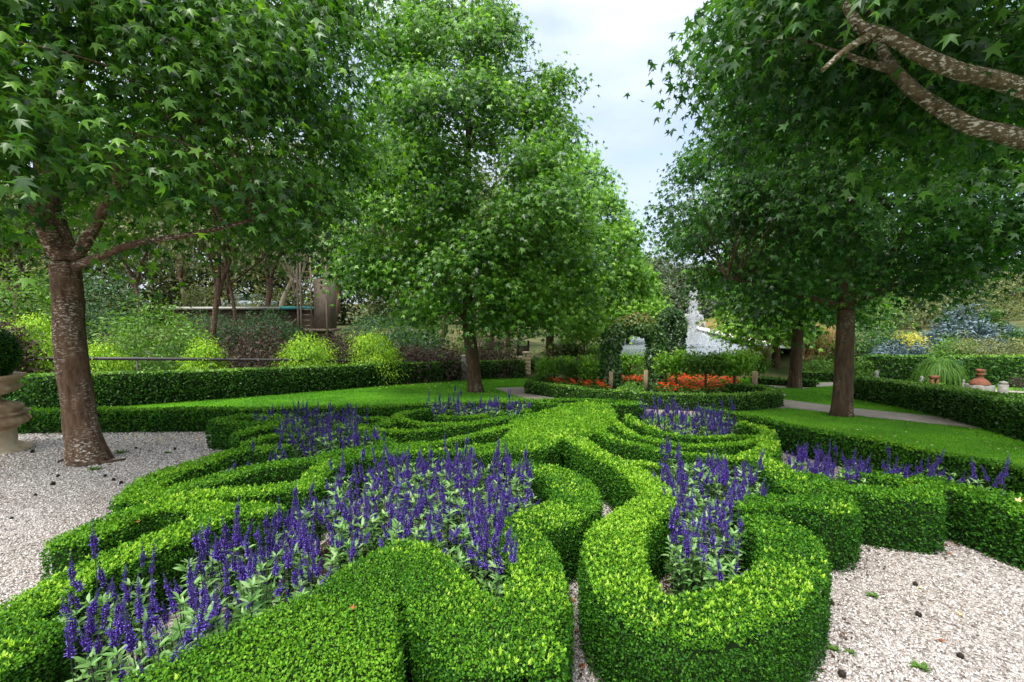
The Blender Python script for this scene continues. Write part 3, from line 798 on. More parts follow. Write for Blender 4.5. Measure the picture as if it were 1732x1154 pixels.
# middle tree
b0 = P(805, 664); fk = D(792, 545, 15.8)
tree('sweetgum_tree', 'tall full-crowned sweetgum with dark trunk behind the far salvia bed, left of the sky gap', b0, fk, .25, .2,
     [([fk, D(788, 430, 15.9), D(792, 250, 16), D(790, 60, 16)], .19, .05), ([fk, D(740, 500, 15.6), D(650, 470, 15), D(580, 440, 14.6)], .1, .03),
      ([D(790, 520, 15.8), D(850, 460, 15.6), D(930, 400, 15.4)], .1, .03)],
     [dict(axis0=(-1.15, 15.9, 1.35), axis1=(-2.1, 16, 13.6), prof=[(0, 1.9), (.06, 3.1), (.2, 4.0), (.4, 3.7), (.59, 3.3), (.74, 2.35), (.9, 1.5), (1, .7)], nclump=1000, nleaf=64, size=.19, bough=9, seed=31, zmin=1.2, tbase=.64, spread=.4, inner=.22, half=.45, lump=.3)],
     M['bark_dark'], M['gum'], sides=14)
# paler tree further along the left row
b0 = P(930, 622); b0 = D(930, 618, 24); b0[2] = gz(b0[0], b0[1]); fk = D(930, 545, 24)
tree('sweetgum_tree', 'yellow-green sweetgum behind the middle tree, at the left edge of the sky gap', b0, fk, .24, .18,
     [([fk, D(960, 430, 24), D(975, 330, 24)], .15, .05)],
     [dict(axis0=(3.3, 24.2, 1.6), axis1=(3.5, 24.2, 10.2), prof=[(0, 2.2), (.15, 3.3), (.4, 3.1), (.7, 2.1), (.9, 1.0), (1, .3)], nclump=480, nleaf=40, size=.28, bough=7, seed=41, tbase=.5, spread=.45, inner=.25, half=.35)],
     M['bark_dark'], M['gumlight'], sides=10)
b0 = D(1062, 600, 36); b0[2] = gz(b0[0], b0[1]) - .5
tree('sweetgum_tree', 'small lime-green conical tree rising behind the leafy arch', b0, D(1062, 545, 36), .2, .15, [],
     [dict(axis0=(9.1, 36, .6), axis1=(9.1, 36, 7.4), prof=[(0, 1.7), (.2, 2.3), (.5, 1.7), (.8, .8), (1, .2)], nclump=240, nleaf=34, size=.34, bough=7, seed=51, tbase=.7, spread=.4, inner=.25, half=.35)],
     M['bark_dark'], M['gumlight'], sides=8)
b0 = D(988, 606, 27); b0[2] = gz(b0[0], b0[1])
tree('young_tree', 'young light green tree on a thin stem left of the leafy arch', b0, D(988, 575, 27), .05, .04, [],
     [dict(axis0=(4.2, 27, .25), axis1=(4.2, 27, 1.5), prof=[(0, .7), (.3, 1.3), (.7, 1.0), (1, .3)], nclump=90, nleaf=24, size=.24, seed=52, tbase=.75, spread=.3)],
     M['bark_dark'], M['gumlight'], sides=8)
# right row
b0 = P(1424, 704); fk = D(1431, 525, 10.4)
tree('sweetgum_tree', 'dark sweetgum on the right lawn beside the path, its trunk bare and straight', b0, fk, .2, .17,
     [([fk, D(1440, 400, 10.5), D(1445, 260, 10.5), D(1440, 100, 10.5)], .16, .05),
      ([D(1440, 510, 10.4), D(1490, 460, 10.2), D(1530, 390, 10.0), D(1550, 310, 9.9), D(1530, 250, 9.8)], .11, .03),
      ([D(1425, 520, 10.4), D(1370, 505, 10.2), D(1300, 485, 10.0), D(1230, 470, 9.8)], .09, .025),
      ([D(1535, 380, 10.0), D(1490, 340, 9.7), D(1455, 310, 9.5)], .05, .02),
      ([D(1450, 505, 10.4), D(1530, 480, 10.6), D(1620, 450, 10.8), D(1720, 420, 11)], .1, .03)],
     [dict(axis0=(7.5, 10.4, 1.75), axis1=(7.6, 10.4, 9.6), prof=[(0, 1.5), (.08, 2.35), (.17, 3.1), (.3, 3.7), (.5, 3.2), (.75, 2.0), (1, .5)], nclump=800, nleaf=66, size=.155, bough=9, seed=61, zmin=1.85, tbase=.45, inner=.22, half=.6, lump=.28)],
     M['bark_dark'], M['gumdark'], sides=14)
b0 = P(1344, 657); fk = D(1350, 545, 17.1)
tree('sweetgum_tree', 'sweetgum with slim grey trunk, next behind the dark sweetgum of the right row', b0, fk, .22, .18,
     [([fk, D(1345, 430, 17.2), D(1340, 300, 17.2)], .15, .05), ([fk, D(1310, 520, 17), D(1260, 500, 16.8)], .08, .02)],
     [dict(axis0=(10.5, 17.2, 1.5), axis1=(10.5, 17.2, 9.0), prof=[(0, 1.9), (.12, 2.5), (.35, 2.8), (.7, 1.9), (1, .5)], nclump=460, nleaf=46, size=.22, bough=8, seed=71, zmin=1.6, tbase=.5, spread=.42, half=.5)],
     M['bark_dark'], M['gum'], sides=12)
b0 = P(1314, 636); fk = D(1312, 560, 24.2)
tree('sweetgum_tree', 'farthest sweetgum of the right row, its trunk beside a pale stem', b0, fk, .2, .16,
     [([fk, D(1310, 440, 24.2)], .12, .05)],
     [dict(axis0=(13.9, 24.3, .7), axis1=(13.9, 24.3, 8.6), prof=[(0, 1.8), (.15, 2.6), (.4, 2.7), (.75, 1.7), (1, .4)], nclump=320, nleaf=40, size=.29, bough=8, seed=81, tbase=.55, spread=.42, half=.4)],
     M['bark_dark'], M['gumlight'], sides=10)
b0 = P(1298, 634)
tree('slender_tree', 'slender pale-stemmed tree with forked branches beside the pond wall', b0, D(1303, 590, 24.2), .13, .1,
     [([D(1303, 592, 24.2), D(1290, 560, 24.2), D(1272, 545, 24.1)], .07, .03), ([D(1303, 592, 24.2), D(1312, 560, 24.2), D(1318, 540, 24.1)], .06, .03)],
     [dict(axis0=(12.6, 24, .2), axis1=(12.6, 24, 2.6), prof=[(0, 1.0), (.3, 1.9), (1, .8)], nclump=90, nleaf=24, size=.26, seed=82, tbase=.6)],
     M['bark_pale'], M['gumlight'], sides=8)
# overhead tree whose trunk stands just outside on the right
b0 = np.array([4.75, 3.7, float(gz(4.75, 3.7))]); fk = np.array([4.65, 3.7, 2.6])
tree('sweetgum_tree', 'overhanging sweetgum reaching in from the upper right with mossy grey limbs', b0, fk, .25, .23,
     [([fk, D(1790, 260, 3.75), D(1700, 228, 3.7), D(1640, 212, 3.7), D(1580, 178, 3.75), D(1530, 140, 3.85), D(1490, 85, 4.0), D(1470, 20, 4.1), D(1440, -60, 4.2)], .08, .03),
      ([fk + [0, 0, .3], D(1790, 180, 3.5), D(1700, 140, 3.45), D(1620, 120, 3.4), D(1560, 95, 3.4), D(1500, 60, 3.45), D(1455, 45, 3.5), D(1430, 0, 3.5), D(1420, -80, 3.5)], .072, .028),
      ([D(1520, 120, 3.9), D(1470, 108, 3.9), D(1430, 92, 3.9)], .035, .02), ([D(1480, 55, 3.45), D(1430, 85, 3.4), D(1390, 120, 3.4)], .03, .015),
      ([fk + [0, 0, .3], np.array([4.6, 3.8, 4.5]), np.array([4.5, 3.8, 7])], .2, .08)],
     [dict(axis0=(4.65, 3.8, 3.5), axis1=(4.65, 3.8, 7.5), prof=[(0, 2.0), (.12, 2.6), (.4, 2.7), (.8, 1.9), (1, .6)], nclump=430, nleaf=52, size=.132, bough=8, seed=91, zmin=3.55, tbase=.42, inner=.4, ymin=2.2, spread=.3),
      dict(axis0=(3.9, 5.6, 3.9), axis1=(3.9, 5.6, 6.5), prof=[(0, 1.2), (.3, 1.9), (1, .8)], nclump=150, nleaf=50, size=.135, bough=7, seed=92, tbase=.42, spread=.3, zmin=3.8),
      dict(axis0=(2.42, 3.9, 4.0), axis1=(2.42, 3.9, 5.2), prof=[(0, .3), (.4, .5), (1, .4)], nclump=34, nleaf=32, size=.13, seed=93, tbase=.4, spread=.18),
      dict(axis0=(3.9, 4.6, 2.75), axis1=(3.9, 4.6, 4.0), prof=[(0, .25), (.5, .7), (1, .6)], nclump=20, nleaf=22, size=.15, seed=94, tbase=.6, spread=.24)],
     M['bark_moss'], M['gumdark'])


# ------------------------------------------------------------------ shrubs and conifers
CONE = [(0, .95), (.12, 1), (.5, .6), (.8, .24), (1, .03)]
def bush(name, label, cat, px, w, ytop, z, mat, n=70, nleaf=30, size=None, tmpl=T_DIA, group=None, depth=1.0, shape=None, seed=0, spread=None, droop=.3, stem=False, ybot=None, tb=.5, lump=.22, inner=.18):
    if shape is CONE: lump = .07
    c = D(px, 577, z); top = D(px, ytop, z)[2]; g = float(gz(c[0], z)) if ybot is None else D(px, ybot, z)[2]
    R = w / 2 * z / F; h = max(top - g, .3)
    base = np.array([c[0], z, g])
    mb = MB()
    cs = crown(mb, base + [0, 0, .06 * h], base + [0, 0, h * .93], shape and [(a, b_ * R) for a, b_ in shape] or [(0, .7 * R), (.25, R), (.6, .9 * R), (.85, .55 * R), (1, .15 * R)],
               int(n * 2.1), nleaf, (size or .0075 * z) * 1.12, tmpl, 900 + seed, spread or R * .22, droop, lump=lump, tbase=tb, inner=inner)
    for i in range(len(mb.v)): mb.v[i] = mb.v[i] - base
    if not stem:
        o = link(name, mb.build(name, M[mat]), None, base)
        return tag(o, label, cat, group)
    root = empty(name, base, label, cat, group)
    link('crown', mb.build('crown', M[mat]), root)
    m2 = MB(); r = np.random.default_rng(seed)
    for i in range(3):
        a = r.uniform(0, 6.28)
        tube(m2, [[0, 0, -.1], [math.cos(a) * R * .2, math.sin(a) * R * .2, h * .45], [math.cos(a) * R * .45, math.sin(a) * R * .45, h * .8]], [.05, .035, .015], 6)
    link('stem', m2.build('stem', M['bark_red'], True), root)
    return root


DOME = [(0, .92), (.3, 1), (.7, .8), (.9, .5), (1, .2)]
TALL = [(0, .9), (.5, 1), (.9, .8), (1, .4)]
T_SPRAY = (np.array([(-.1, 0, 0), (.1, 0, 0), (.22, .5, 0), (.05, 1, -.15), (-.05, 1, -.15), (-.22, .5, 0)]), [np.array([(0, 1, 2, 3, 4, 5)])])
# golden conifers along the fence
for i, (px, w, yt, z, lb) in enumerate([(68, 100, 530, 14.6, 'largest golden-lime weeping conifer beside the near tree trunk'), (172, 60, 585, 14.9, 'golden-lime weeping conifer just right of the near tree trunk'),
                                        (348, 48, 568, 16.2, 'smallest golden-lime conifer, between the feathery green bush and the plum shrub'), (520, 78, 558, 17.6, 'golden-lime conifer below the timber tower'),
                                        (630, 74, 556, 18.6, 'golden-lime conifer right of the timber tower, farthest along the fence')]):
    bush('golden_conifer', lb, 'conifer', px, w, yt, z, 'lime', 100, 64, .068, T_SPRAY, 'golden conifers behind the fence', shape=DOME, seed=i, droop=.9, tb=.55, spread=.22)
for i, (px, w, yt, z, lb) in enumerate([(428, 120, 545, 17.6, 'broad dark plum shrub between two golden conifers'), (585, 90, 555, 19, 'plum shrub under the timber tower'), (690, 70, 582, 20, 'low plum shrub right of the last golden conifer'),
                                        (745, 66, 585, 21, 'low plum shrub just left of the middle tree trunk'), (838, 78, 568, 23, 'reddish plum shrub between the middle tree trunk and the stone piers'), (5, 60, 545, 13.5, 'dark plum shrub behind the stone urn')]):
    bush('plum_shrub', lb, 'shrub', px, w, yt, z, 'plum', 80, 34, .1, T_SPRAY, 'plum shrubs behind the fence', seed=20 + i, spread=.3, shape=DOME, droop=.1, tb=.5)
for i, (px, w, yt, z, m_, lb) in enumerate([(30, 150, 440, 17.5, 'fern', 'tall feathery green bush left of the near tree trunk'), (178, 120, 448, 20.5, 'teal', 'feathery green bush right behind the near tree trunk'),
                                            (255, 150, 500, 17, 'fern', 'wide bright feathery bush between the near trunk and the plum shrub'), (450, 130, 515, 22, 'teal', 'blue-green wattle bush below the shed roof'),
                                            (650, 130, 520, 22, 'teal', 'blue-green bush right of the timber tower'), (705, 90, 545, 24, 'teal', 'dark blue-green bush left of the red-barked trunks'),
                                            (775, 60, 575, 23, 'olive', 'olive-brown bush behind the middle tree trunk'), (350, 120, 520, 21, 'teal', 'shaded green bush in front of the shed wall'), (600, 70, 560, 24, 'fern', 'green bush behind the timber tower foot')]):
    bush('garden_bush', lb, 'bush', px, w, yt, z, m_, 95, 34, .12, T_SPRAY, 'bushes on the planted bank', seed=40 + i, spread=.3, shape=DOME, tb=(.62, .5, .75, .75, .55, .4, .5, .65, .5)[i], droop=.2)
# eucalypts on the bank
euc = [(40, 33, 300, 22, 'leaning gum tree at the far left, its trunk showing above the feathery bush', .17), (350, 360, 250, 20, 'gum tree with rough red-brown trunk in front of the shed roof', .16), (395, 400, 200, 23, 'crooked multi-stemmed gum tree at the shed roof', .12),
       (430, 450, 190, 27, 'dark-trunked gum tree left of the timber tower', .22), (494, 494, 220, 29, 'straight gum tree trunk close beside the timber tower', .2), (250, 240, 250, 28, 'gum tree rising behind the feathery bushes', .18),
       (728, 735, 330, 25, 'gum tree with peeling orange trunk left of the middle tree', .2), (748, 748, 330, 26, 'twin gum tree trunk just left of the middle tree', .15), (812, 815, 300, 32, 'pale gum tree trunk right of the middle tree', .22), (832, 838, 320, 31, 'gum tree with grey trunk above the reddish plum shrub', .2),
       (860, 862, 330, 33, 'brown gum tree trunk above the notice shelter', .18), (130, 120, 200, 34, 'distant gum tree behind the near tree', .2), (560, 560, 150, 36, 'distant gum tree behind the timber tower', .25), (330, 320, 150, 38, 'distant gum tree with pale crown above the shed', .22)]
for i, (pb, pt_, yt, z, lb, r_) in enumerate(euc):
    b0 = D(pb, 600, z); b0[2] = float(gz(b0[0], z)); fk = D(pt_ + 14 * math.sin(i * 2.3), 470, z); r_ *= .8
    top = D(pt_, yt, z); r = np.random.default_rng(i)
    lim = []
    for q in range(4):
        e = fk + np.array([r.normal(0, 1.7), r.normal(0, 1.0), r.uniform(1.8, 4.2)])
        lim.append(([fk - [0, 0, .4 * q], (fk + e) / 2 + [r.normal(0, .3), 0, .1], e], r_ * .55, .03))
    ax = D(pt_, (440 if i % 2 else 410) if z < 30 else 450, z)
    tree('gum_tree', lb, b0, fk, r_, r_ * .8, lim, [dict(axis0=ax, axis1=top, prof=[(0, .8), (.3, 2.3), (.7, 2.6), (1, .8)], nclump=110, nleaf=60, size=.2, bough=6, seed=300 + i, tbase=.5, spread=.5, droop=1.0, lump=.4, inner=.4)],
         M['bark_red'] if i not in (8, 4) else M['bark_pale'], M['olive'], T_SPRAY, 'gum trees on the bank', bend=(r.normal(0, .4), 0), sides=9, twigs=True)

# right-hand garden
bush('blue_spruce', 'large silvery blue spruce at the right behind the clipped hedges', 'conifer', 1625, 112, 508, 23, 'spruce', 150, 46, .14, T_SPRAY, None, shape=CONE, seed=60, spread=.26, droop=.05, ybot=612, inner=.2)
bush('blue_spruce', 'small deep blue spruce beside the dark column conifer', 'conifer', 1700, 44, 548, 24, 'spruce', 60, 40, .13, T_SPRAY, None, shape=DOME, seed=61, spread=.2, ybot=612, tb=.35)
bush('gold_conifer', 'pale gold cone-shaped conifer behind the clipped hedge block', 'conifer', 1535, 78, 552, 23.5, 'gold', 90, 40, .12, T_SPRAY, None, shape=CONE, seed=62, spread=.2, ybot=615, inner=.2)
bush('blue_juniper', 'low grey-blue juniper mound in front of the gold conifer', 'shrub', 1525, 70, 574, 22, 'spruce', 60, 40, .11, T_SPRAY, None, shape=DOME, seed=63, spread=.2, ybot=612, tb=.35)
bush('column_conifer', 'narrow dark green column conifer between the two blue spruces', 'conifer', 1672, 24, 520, 23, 'privet', 40, 40, .1, T_DIA, None, shape=TALL, seed=64, spread=.15, ybot=600, tb=.35)
bush('garden_shrub', 'dark rounded conifer at the right edge of the picture', 'shrub', 1735, 50, 545, 22, 'gumdark', 50, 40, .11, T_SPRAY, None, shape=DOME, seed=65, ybot=612, tb=.3)
bush('garden_shrub', 'flat-topped yellow-green shrub above the long right hedge', 'shrub', 1680, 120, 572, 19.5, 'olive', 90, 34, .09, T_SPRAY, None, shape=TALL, seed=66, spread=.2, ybot=615, tb=.8)
bush('garden_shrub', 'soft pale green shrub left of the flat-topped shrub', 'shrub', 1615, 56, 575, 19.8, 'fern', 50, 34, .09, T_SPRAY, None, shape=DOME, seed=67, spread=.2, ybot=618, tb=.8)
bush('garden_shrub', 'dark spreading shrub behind the right row, left of the gold conifer', 'shrub', 1470, 90, 548, 24, 'gumdark', 80, 34, .13, T_DIA, None, shape=DOME, seed=68, ybot=625, tb=.3)
bush('garden_shrub', 'bright green low shrub to the right of the dark sweetgum trunk', 'shrub', 1458, 34, 612, 19, 'fern', 40, 30, .08, T_DIA, None, shape=DOME, seed=69, ybot=638, tb=.7)
bush('garden_shrub', 'low green shrub seen between the two nearer right trunks', 'shrub', 1395, 60, 608, 21, 'fern', 50, 30, .09, T_DIA, None, shape=DOME, seed=70, ybot=640, tb=.5)
bush('garden_shrub', 'round orange-tinted shrub left of the pale slender stem', 'shrub', 1283, 34, 572, 25.5, 'gold', 40, 30, .1, T_DIA, None, shape=DOME, seed=71, ybot=620, tb=.2)
bush('garden_shrub', 'shadowy shrub behind the farthest right trunk', 'shrub', 1345, 70, 560, 27, 'gumdark', 60, 30, .14, T_DIA, None, shape=DOME, seed=72, ybot=625, tb=.3)
for i, (px, w, yt, z, mt, lb) in enumerate([(1560, 200, 470, 34, 'olive', 'sandy olive tree behind the gold conifer'), (1700, 180, 440, 36, 'olive', 'olive tree at the far right behind the blue spruce'), (1430, 150, 500, 36, 'gum', 'green tree far behind the dark sweetgum trunk')]):
    bush('background_tree', lb, 'tree', px, w, yt, z, mt, 90, 40, .2, T_SPRAY, None, shape=DOME, seed=80 + i, stem=True, spread=.6)
bush('garden_bush', 'olive bush rising behind the shed roof in front of the parked car', 'bush', 452, 70, 478, 31, 'olive', 60, 34, .15, T_SPRAY, None, shape=DOME, seed=88, tb=.6)
bush('garden_bush', 'grey-green bush behind the left end of the shed roof', 'bush', 360, 90, 470, 31, 'olive', 60, 34, .15, T_SPRAY, None, shape=DOME, seed=89, tb=.45)
bush('garden_bush', 'low olive bush on the pond bank, left of the young tree stem', 'bush', 955, 60, 580, 28, 'olive', 60, 34, .14, T_SPRAY, None, shape=DOME, seed=86, tb=.6)
bush('garden_bush', 'low pale bush on the pond bank, right of the young tree stem', 'bush', 1012, 40, 588, 28.5, 'fern', 50, 34, .12, T_SPRAY, None, shape=DOME, seed=87, tb=.8)
# weeping grass tree
b0 = D(1590, 641, 17); b0[2] = D(1590, 643, 17)[2]
root = empty('grass_tree', b0, 'weeping strappy grass tree spilling between the clipped right hedges', 'plant')
mb = MB(); tube(mb, [[0, 0, 0], [0, 0, .35], [0, 0, .55]], [.09, .08, .06], 10); link('trunk', mb.build('trunk', M['bark_dark'], True), root)
mb = MB(); n = 900; a = rng.uniform(0, 6.28, n); el = rng.uniform(-.1, 1.4, n); ln_ = rng.uniform(.55, 1.1, n)
for s in range(5):
    t0, t1 = s / 5, (s + 1) / 5
    def pt(t): 
        rr = .95 * ln_ * np.cos(el * .8) * np.sin(t * 1.7); 
        return np.stack([np.cos(a) * rr, np.sin(a) * rr * .8, .5 + np.sin(el) * .55 * np.sin(t * 2.2) * ln_ - .75 * ln_ * t ** 2.2], 1)
    p0_, p1_ = pt(t0), pt(t1); sd = np.stack([-np.sin(a), np.cos(a), 0 * a], 1) * .011 * (1 - .6 * t0)
    v = np.stack([p0_ - sd, p0_ + sd, p1_ + sd * .7, p1_ - sd * .7], 1).reshape(-1, 3)
    mb.add(v, np.arange(4 * n).reshape(-1, 4), np.repeat(np.clip(rng.normal(.55, .2, n), 0, 1), 4))
link('leaves', mb.build('leaves', M['fern']), root)

# tall clipped hedges
hedge('clipped_hedge', 'long waist-high clipped hedge behind the left lawn, below the dark rail', 'hedge', [([(-16, 10.95), (-13, 11.3), (-10.5, 12.0), (-6.5, 16.4), (-3.0, 20.6), (-.3, 22.3), (.35, 22.42)], .28)], k=.86, young=0, mat='privet', step=.08, lsize=.05, world=True, dens=.9)
hedge('clipped_hedge', 'long clipped hedge behind the right lawn, leading out of the picture', 'hedge', [([tuple(P(1456, 640, .62)[:2]), tuple(P(1560, 651, .62)[:2]), tuple(P(1650, 664, .62)[:2]), tuple(P(1760, 682, .62)[:2]), tuple(P(1900, 706, .62)[:2])], .38)], k=.62, young=0, mat='privet', step=.08, lsize=.05, world=True, dens=.9)
def far_hedge(label, a, b_, z0, z1, ytop, hwid, k=None):
    p0, p1 = D(a, ytop, z0), D(b_, ytop, z1)
    kk = float((p0[2] + p1[2]) / 2 - gz((p0[0] + p1[0]) / 2, (z0 + z1) / 2))
    return hedge('clipped_hedge', label, 'hedge', [([p0[:2], (p0[:2] + p1[:2]) / 2, p1[:2]], hwid)], k=kk, young=0, mat='privet', step=.1, lsize=.07, world=True, dens=.8)
far_hedge('dense clipped hedge block left of the weeping grass tree', 1480, 1552, 19.0, 18.6, 603, .35)
far_hedge('tall dark clipped hedge right of the weeping grass tree', 1625, 1790, 18.0, 17.6, 604, .4)
far_hedge('low clipped hedge seen between the right row trunks', 1362, 1440, 20.5, 20.0, 630, .3)
far_hedge('low clipped hedge right of the flower planter, behind the sweetgum trunk', 1285, 1368, 19.0, 17.6, 642, .3)
far_hedge('short clipped hedge right of the stone piers', 900, 922, 24.3, 23.6, 616, .25)
# planter
hedge('box_hedge', 'dark low hedge round the left half of the orange flower planter', 'hedge', [([(897, 646), (925, 649), (970, 655), (1025, 662), (1046, 661), (1062, 653), (1068, 648)], .2), ([(897, 645), (912, 637), (930, 633)], .2)], k=.4, young=0, mat='privet', lsize=.03)
hedge('box_hedge', 'dark low hedge round the right half of the orange flower planter', 'hedge', [([(1080, 655), (1078, 663), (1120, 666), (1195, 668), (1260, 667), (1308, 663), (1300, 656), (1260, 652), (1235, 650)], .2)], k=.4, young=0, mat='privet', lsize=.03)
sheet('planter_soil', W([(897, 655), (1040, 676), (1100, 678), (1308, 680), (1290, 655), (1150, 640), (940, 640)]), .019, M['soil'])

# orange flowers
def fl_mesh(seed):
    r = np.random.default_rng(seed); mb = MB()
    n = 90; p = r.normal(0, .085, (n, 3)) * [1, 1, .5] + [0, 0, .2]
    scatter(mb, T_DIA, p, norm(r.normal(0, 1, (n, 3)) + [0, 0, .3]), norm(r.normal(0, .5, (n, 3)) + UP), r.uniform(.07, .11, n), np.clip(r.normal(.5, .2, n), 0, 1), 1)
    n = 12; p = np.column_stack([r.normal(0, .06, (n, 2)), r.uniform(.2, .4, n)])
    for q_ in p: tube(mb, [[0, 0, 0], q_ * [.6, .6, .6], q_], [.006, .005, .004], 4, .3, 1)
    for q in range(5):
        a = q * 1.256 + r.uniform(0, 6.28, n)
        scatter(mb, T_DIA, p, np.stack([np.cos(a), np.sin(a), .35 + 0 * a], 1), np.repeat(UP[None], n, 0), r.uniform(.06, .085, n), np.clip(r.normal(.45, .22, n), 0, 1), 0)
    return mb.build('orange_flower_plant', [M['orange'], M['fern']])
FL = [fl_mesh(s) for s in range(4)]
for px, lb, gp, sd in (([(1112, 660), (1122, 640), (1150, 634), (1195, 636), (1250, 646), (1245, 657), (1180, 661)], 'orange-red bedding plant in the right half of the planter', 'orange flowers in the right planter', 1),
                       ([(925, 643), (960, 644), (1020, 648), (1024, 656), (975, 652), (930, 647)], 'orange-red bedding plant in the left half of the planter', 'orange flowers in the left planter', 2),
                       ([(1048, 640), (1082, 640), (1080, 647), (1050, 646)], 'orange-red bedding plant seen through the leafy arch', 'orange flowers through the arch', 3)):
    for q in poisson(W(px, .3), .34, sd)[:90]:
        o = link('orange_flower_plant', FL[rng.integers(4)], None, (q[0], q[1], float(gz(*q)) + .05)); o.rotation_euler.z = rng.uniform(0, 6.28)
        tag(o, lb, 'flowering plant', gp)


# trained (pleached) trees on posts
def pleached(px, yb, z, w, y0, y1, label, seed):
    c = D(px, yb, z); base = np.array([c[0], z, float(gz(c[0], z))])
    za, zb = D(px, y1, z)[2] - base[2], D(px, y0, z)[2] - base[2]
    root = empty('trained_tree', base, label, 'tree', 'trained trees round the planter')
    mb = MB(); tube(mb, [[0, 0, 0], [.02, 0, .5], [0, 0, (za + zb) / 2]], [.045, .04, .03], 8, wob=.1)
    link('trunk', mb.build('trunk', M['bark_dark'], True), root)
    W_ = w * z / F; r = np.random.default_rng(seed); mb = MB(); n = int(36 * W_) + 18; ncl = 30
    cc = np.column_stack([r.uniform(-W_ / 2, W_ / 2, n), r.normal(0, .14, n), r.uniform(za, zb - .08, n)])
    i = np.repeat(np.arange(n), ncl); p = cc[i] + r.normal(0, .09, (len(i), 3))
    up = r.random(len(i)) < .12; p[up, 2] += r.uniform(0, .16, up.sum())
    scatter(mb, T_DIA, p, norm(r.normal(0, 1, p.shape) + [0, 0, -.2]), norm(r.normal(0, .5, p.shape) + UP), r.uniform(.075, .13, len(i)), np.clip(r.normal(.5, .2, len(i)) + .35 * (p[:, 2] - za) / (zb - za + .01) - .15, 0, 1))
    link('crown', mb.build('crown', M['fern' if seed % 2 else 'gumlight']), root)
for i, a in enumerate([(1142, 668, 14.6, 58, 598, 630, 'trained tree at the left end of the right planter, next to the arch leg'), (1192, 667, 14.2, 60, 598, 628, 'trained tree in the middle of the right planter'), (1241, 664, 14.2, 66, 596, 632, 'trained tree second from the right end of the planter'),
                       (1272, 650, 16.6, 40, 606, 628, 'small trained tree at the outer right corner of the planter'), (937, 646, 17.2, 62, 606, 632, 'trained tree near the left end of the left planter'), (975, 650, 16.6, 56, 606, 640, 'trained tree in the middle of the left planter'), (1005, 654, 16, 40, 604, 642, 'trained tree beside the left arch leg'),
                       (1180, 640, 19.5, 120, 612, 634, 'trained tree of the back row behind the orange flowers'), (1065, 636, 21, 60, 598, 634, 'trained tree seen through the arch opening')]):
    pleached(*a, seed=i)
def post(px, yt, yb, z, label, r_=.065, name='timber_post'):
    c = D(px, yb, z); g = float(gz(c[0], z)); top = D(px, yt, z)[2]
    mb = MB(); tube(mb, [[0, 0, -.05], [0, 0, top - g - .02], [0, 0, top - g]], [r_, r_, r_ * .85], 10)
    tag(link(name, mb.build(name, M['post'], False), None, (c[0], z, g)), label, 'post', 'posts round the planter')
post(913, 612, 642, 18.2, 'dark timber post at the far left corner of the planter'); post(1276, 628, 660, 15.6, 'stout timber post at the right corner of the planter', .09)
post(926, 618, 640, 18.8, 'slim timber post next to the left corner of the planter', .05)


# leafy arches
def arch(label, cx, z, wpx, ytop, legw, post_px, seed, tone=.4, yb=660, rust=.0, dep=.42):
    c = D(cx, yb, z); base = np.array([c[0], z, float(gz(c[0], z))]); sc = z / F
    Wd = wpx * sc; hgt = D(cx, ytop, z)[2] - base[2]; lw = legw * sc
    root = empty('leafy_arch', base, label, 'garden arch', 'creeper-covered arches'); r = np.random.default_rng(seed)
    mb = MB(); n = 9000; rr = (Wd - lw) / 2; hs = hgt - lw / 2 - rr
    t = r.random(n); Ltot = 2 * hs + math.pi * rr; s = t * Ltot
    X = np.where(s < hs, -rr, np.where(s > hs + math.pi * rr, rr, -rr * np.cos((s - hs) / max(rr, .01)))); Z = np.where(s < hs, s, np.where(s > hs + math.pi * rr, Ltot - s, hs + rr * np.sin((s - hs) / max(rr, .01))))
    nx_ = np.where(s < hs, -1, np.where(s > hs + math.pi * rr, 1, -np.cos((s - hs) / max(rr, .01)))); nz_ = np.where((s > hs) & (s < hs + math.pi * rr), np.sin((s - hs) / max(rr, .01)), 0)
    th = r.uniform(0, 6.283, n); q = (lw / 2) * np.sqrt(r.uniform(.35, 1.1, n)) * (1 + .12 * np.sin(s * 5 + seed))
    p = np.column_stack([X + nx_ * np.cos(th) * q, np.sin(th) * q * dep * 2, Z + nz_ * np.cos(th) * q])
    p[:, 2] = np.maximum(p[:, 2], .05)
    o_ = norm(np.column_stack([nx_ * np.cos(th), np.sin(th), nz_ * np.cos(th) + .1]))
    tn = np.clip(r.normal(tone, .16, n) + rust * np.clip((p[:, 2] / hgt - .72) * 3, 0, 1), 0, 1)
    scatter(mb, T_BOX, p, norm(o_ * .5 + [0, 0, -.8] + r.normal(0, .4, p.shape)), norm(o_ + r.normal(0, .35, p.shape)), r.uniform(.075, .13, n), tn)
    link('creeper', mb.build('creeper', M['ivy']), root)
    mb = MB()
    for sx in (-1, 1):
        tube(mb, [[sx * rr, 0, 0], [sx * rr, 0, hs]], [.05, .05], 8)
    aa = np.linspace(0, math.pi, 14)
    tube(mb, np.column_stack([-rr * np.cos(aa), 0 * aa, hs + rr * np.sin(aa)]), .04, 8)
    link('frame', mb.build('frame', M['metal_dark'], True), root)
    for pp, yt in post_px:
        cc = D(pp, yb, z - lw * dep - .12); m2 = MB(); hp = D(pp, yt, z)[2] - base[2]
        tube(m2, [[0, 0, 0], [0, 0, hp]], [.075, .07], 10)
        o = link('post', m2.build('post', M['post']), root, (cc[0] - base[0], -lw * dep - .12, 0))
arch('large creeper-covered arch with rusty leaves on top, standing on two timber posts', 1071, 15.8, 112, 530, 33, [(1033, 626), (1092, 624)], 5, .36, 664, .6)
arch('darker creeper-covered arch farther back, next to the fountain', 1134, 21, 48, 519, 22, [], 6, .3, 640, 0)

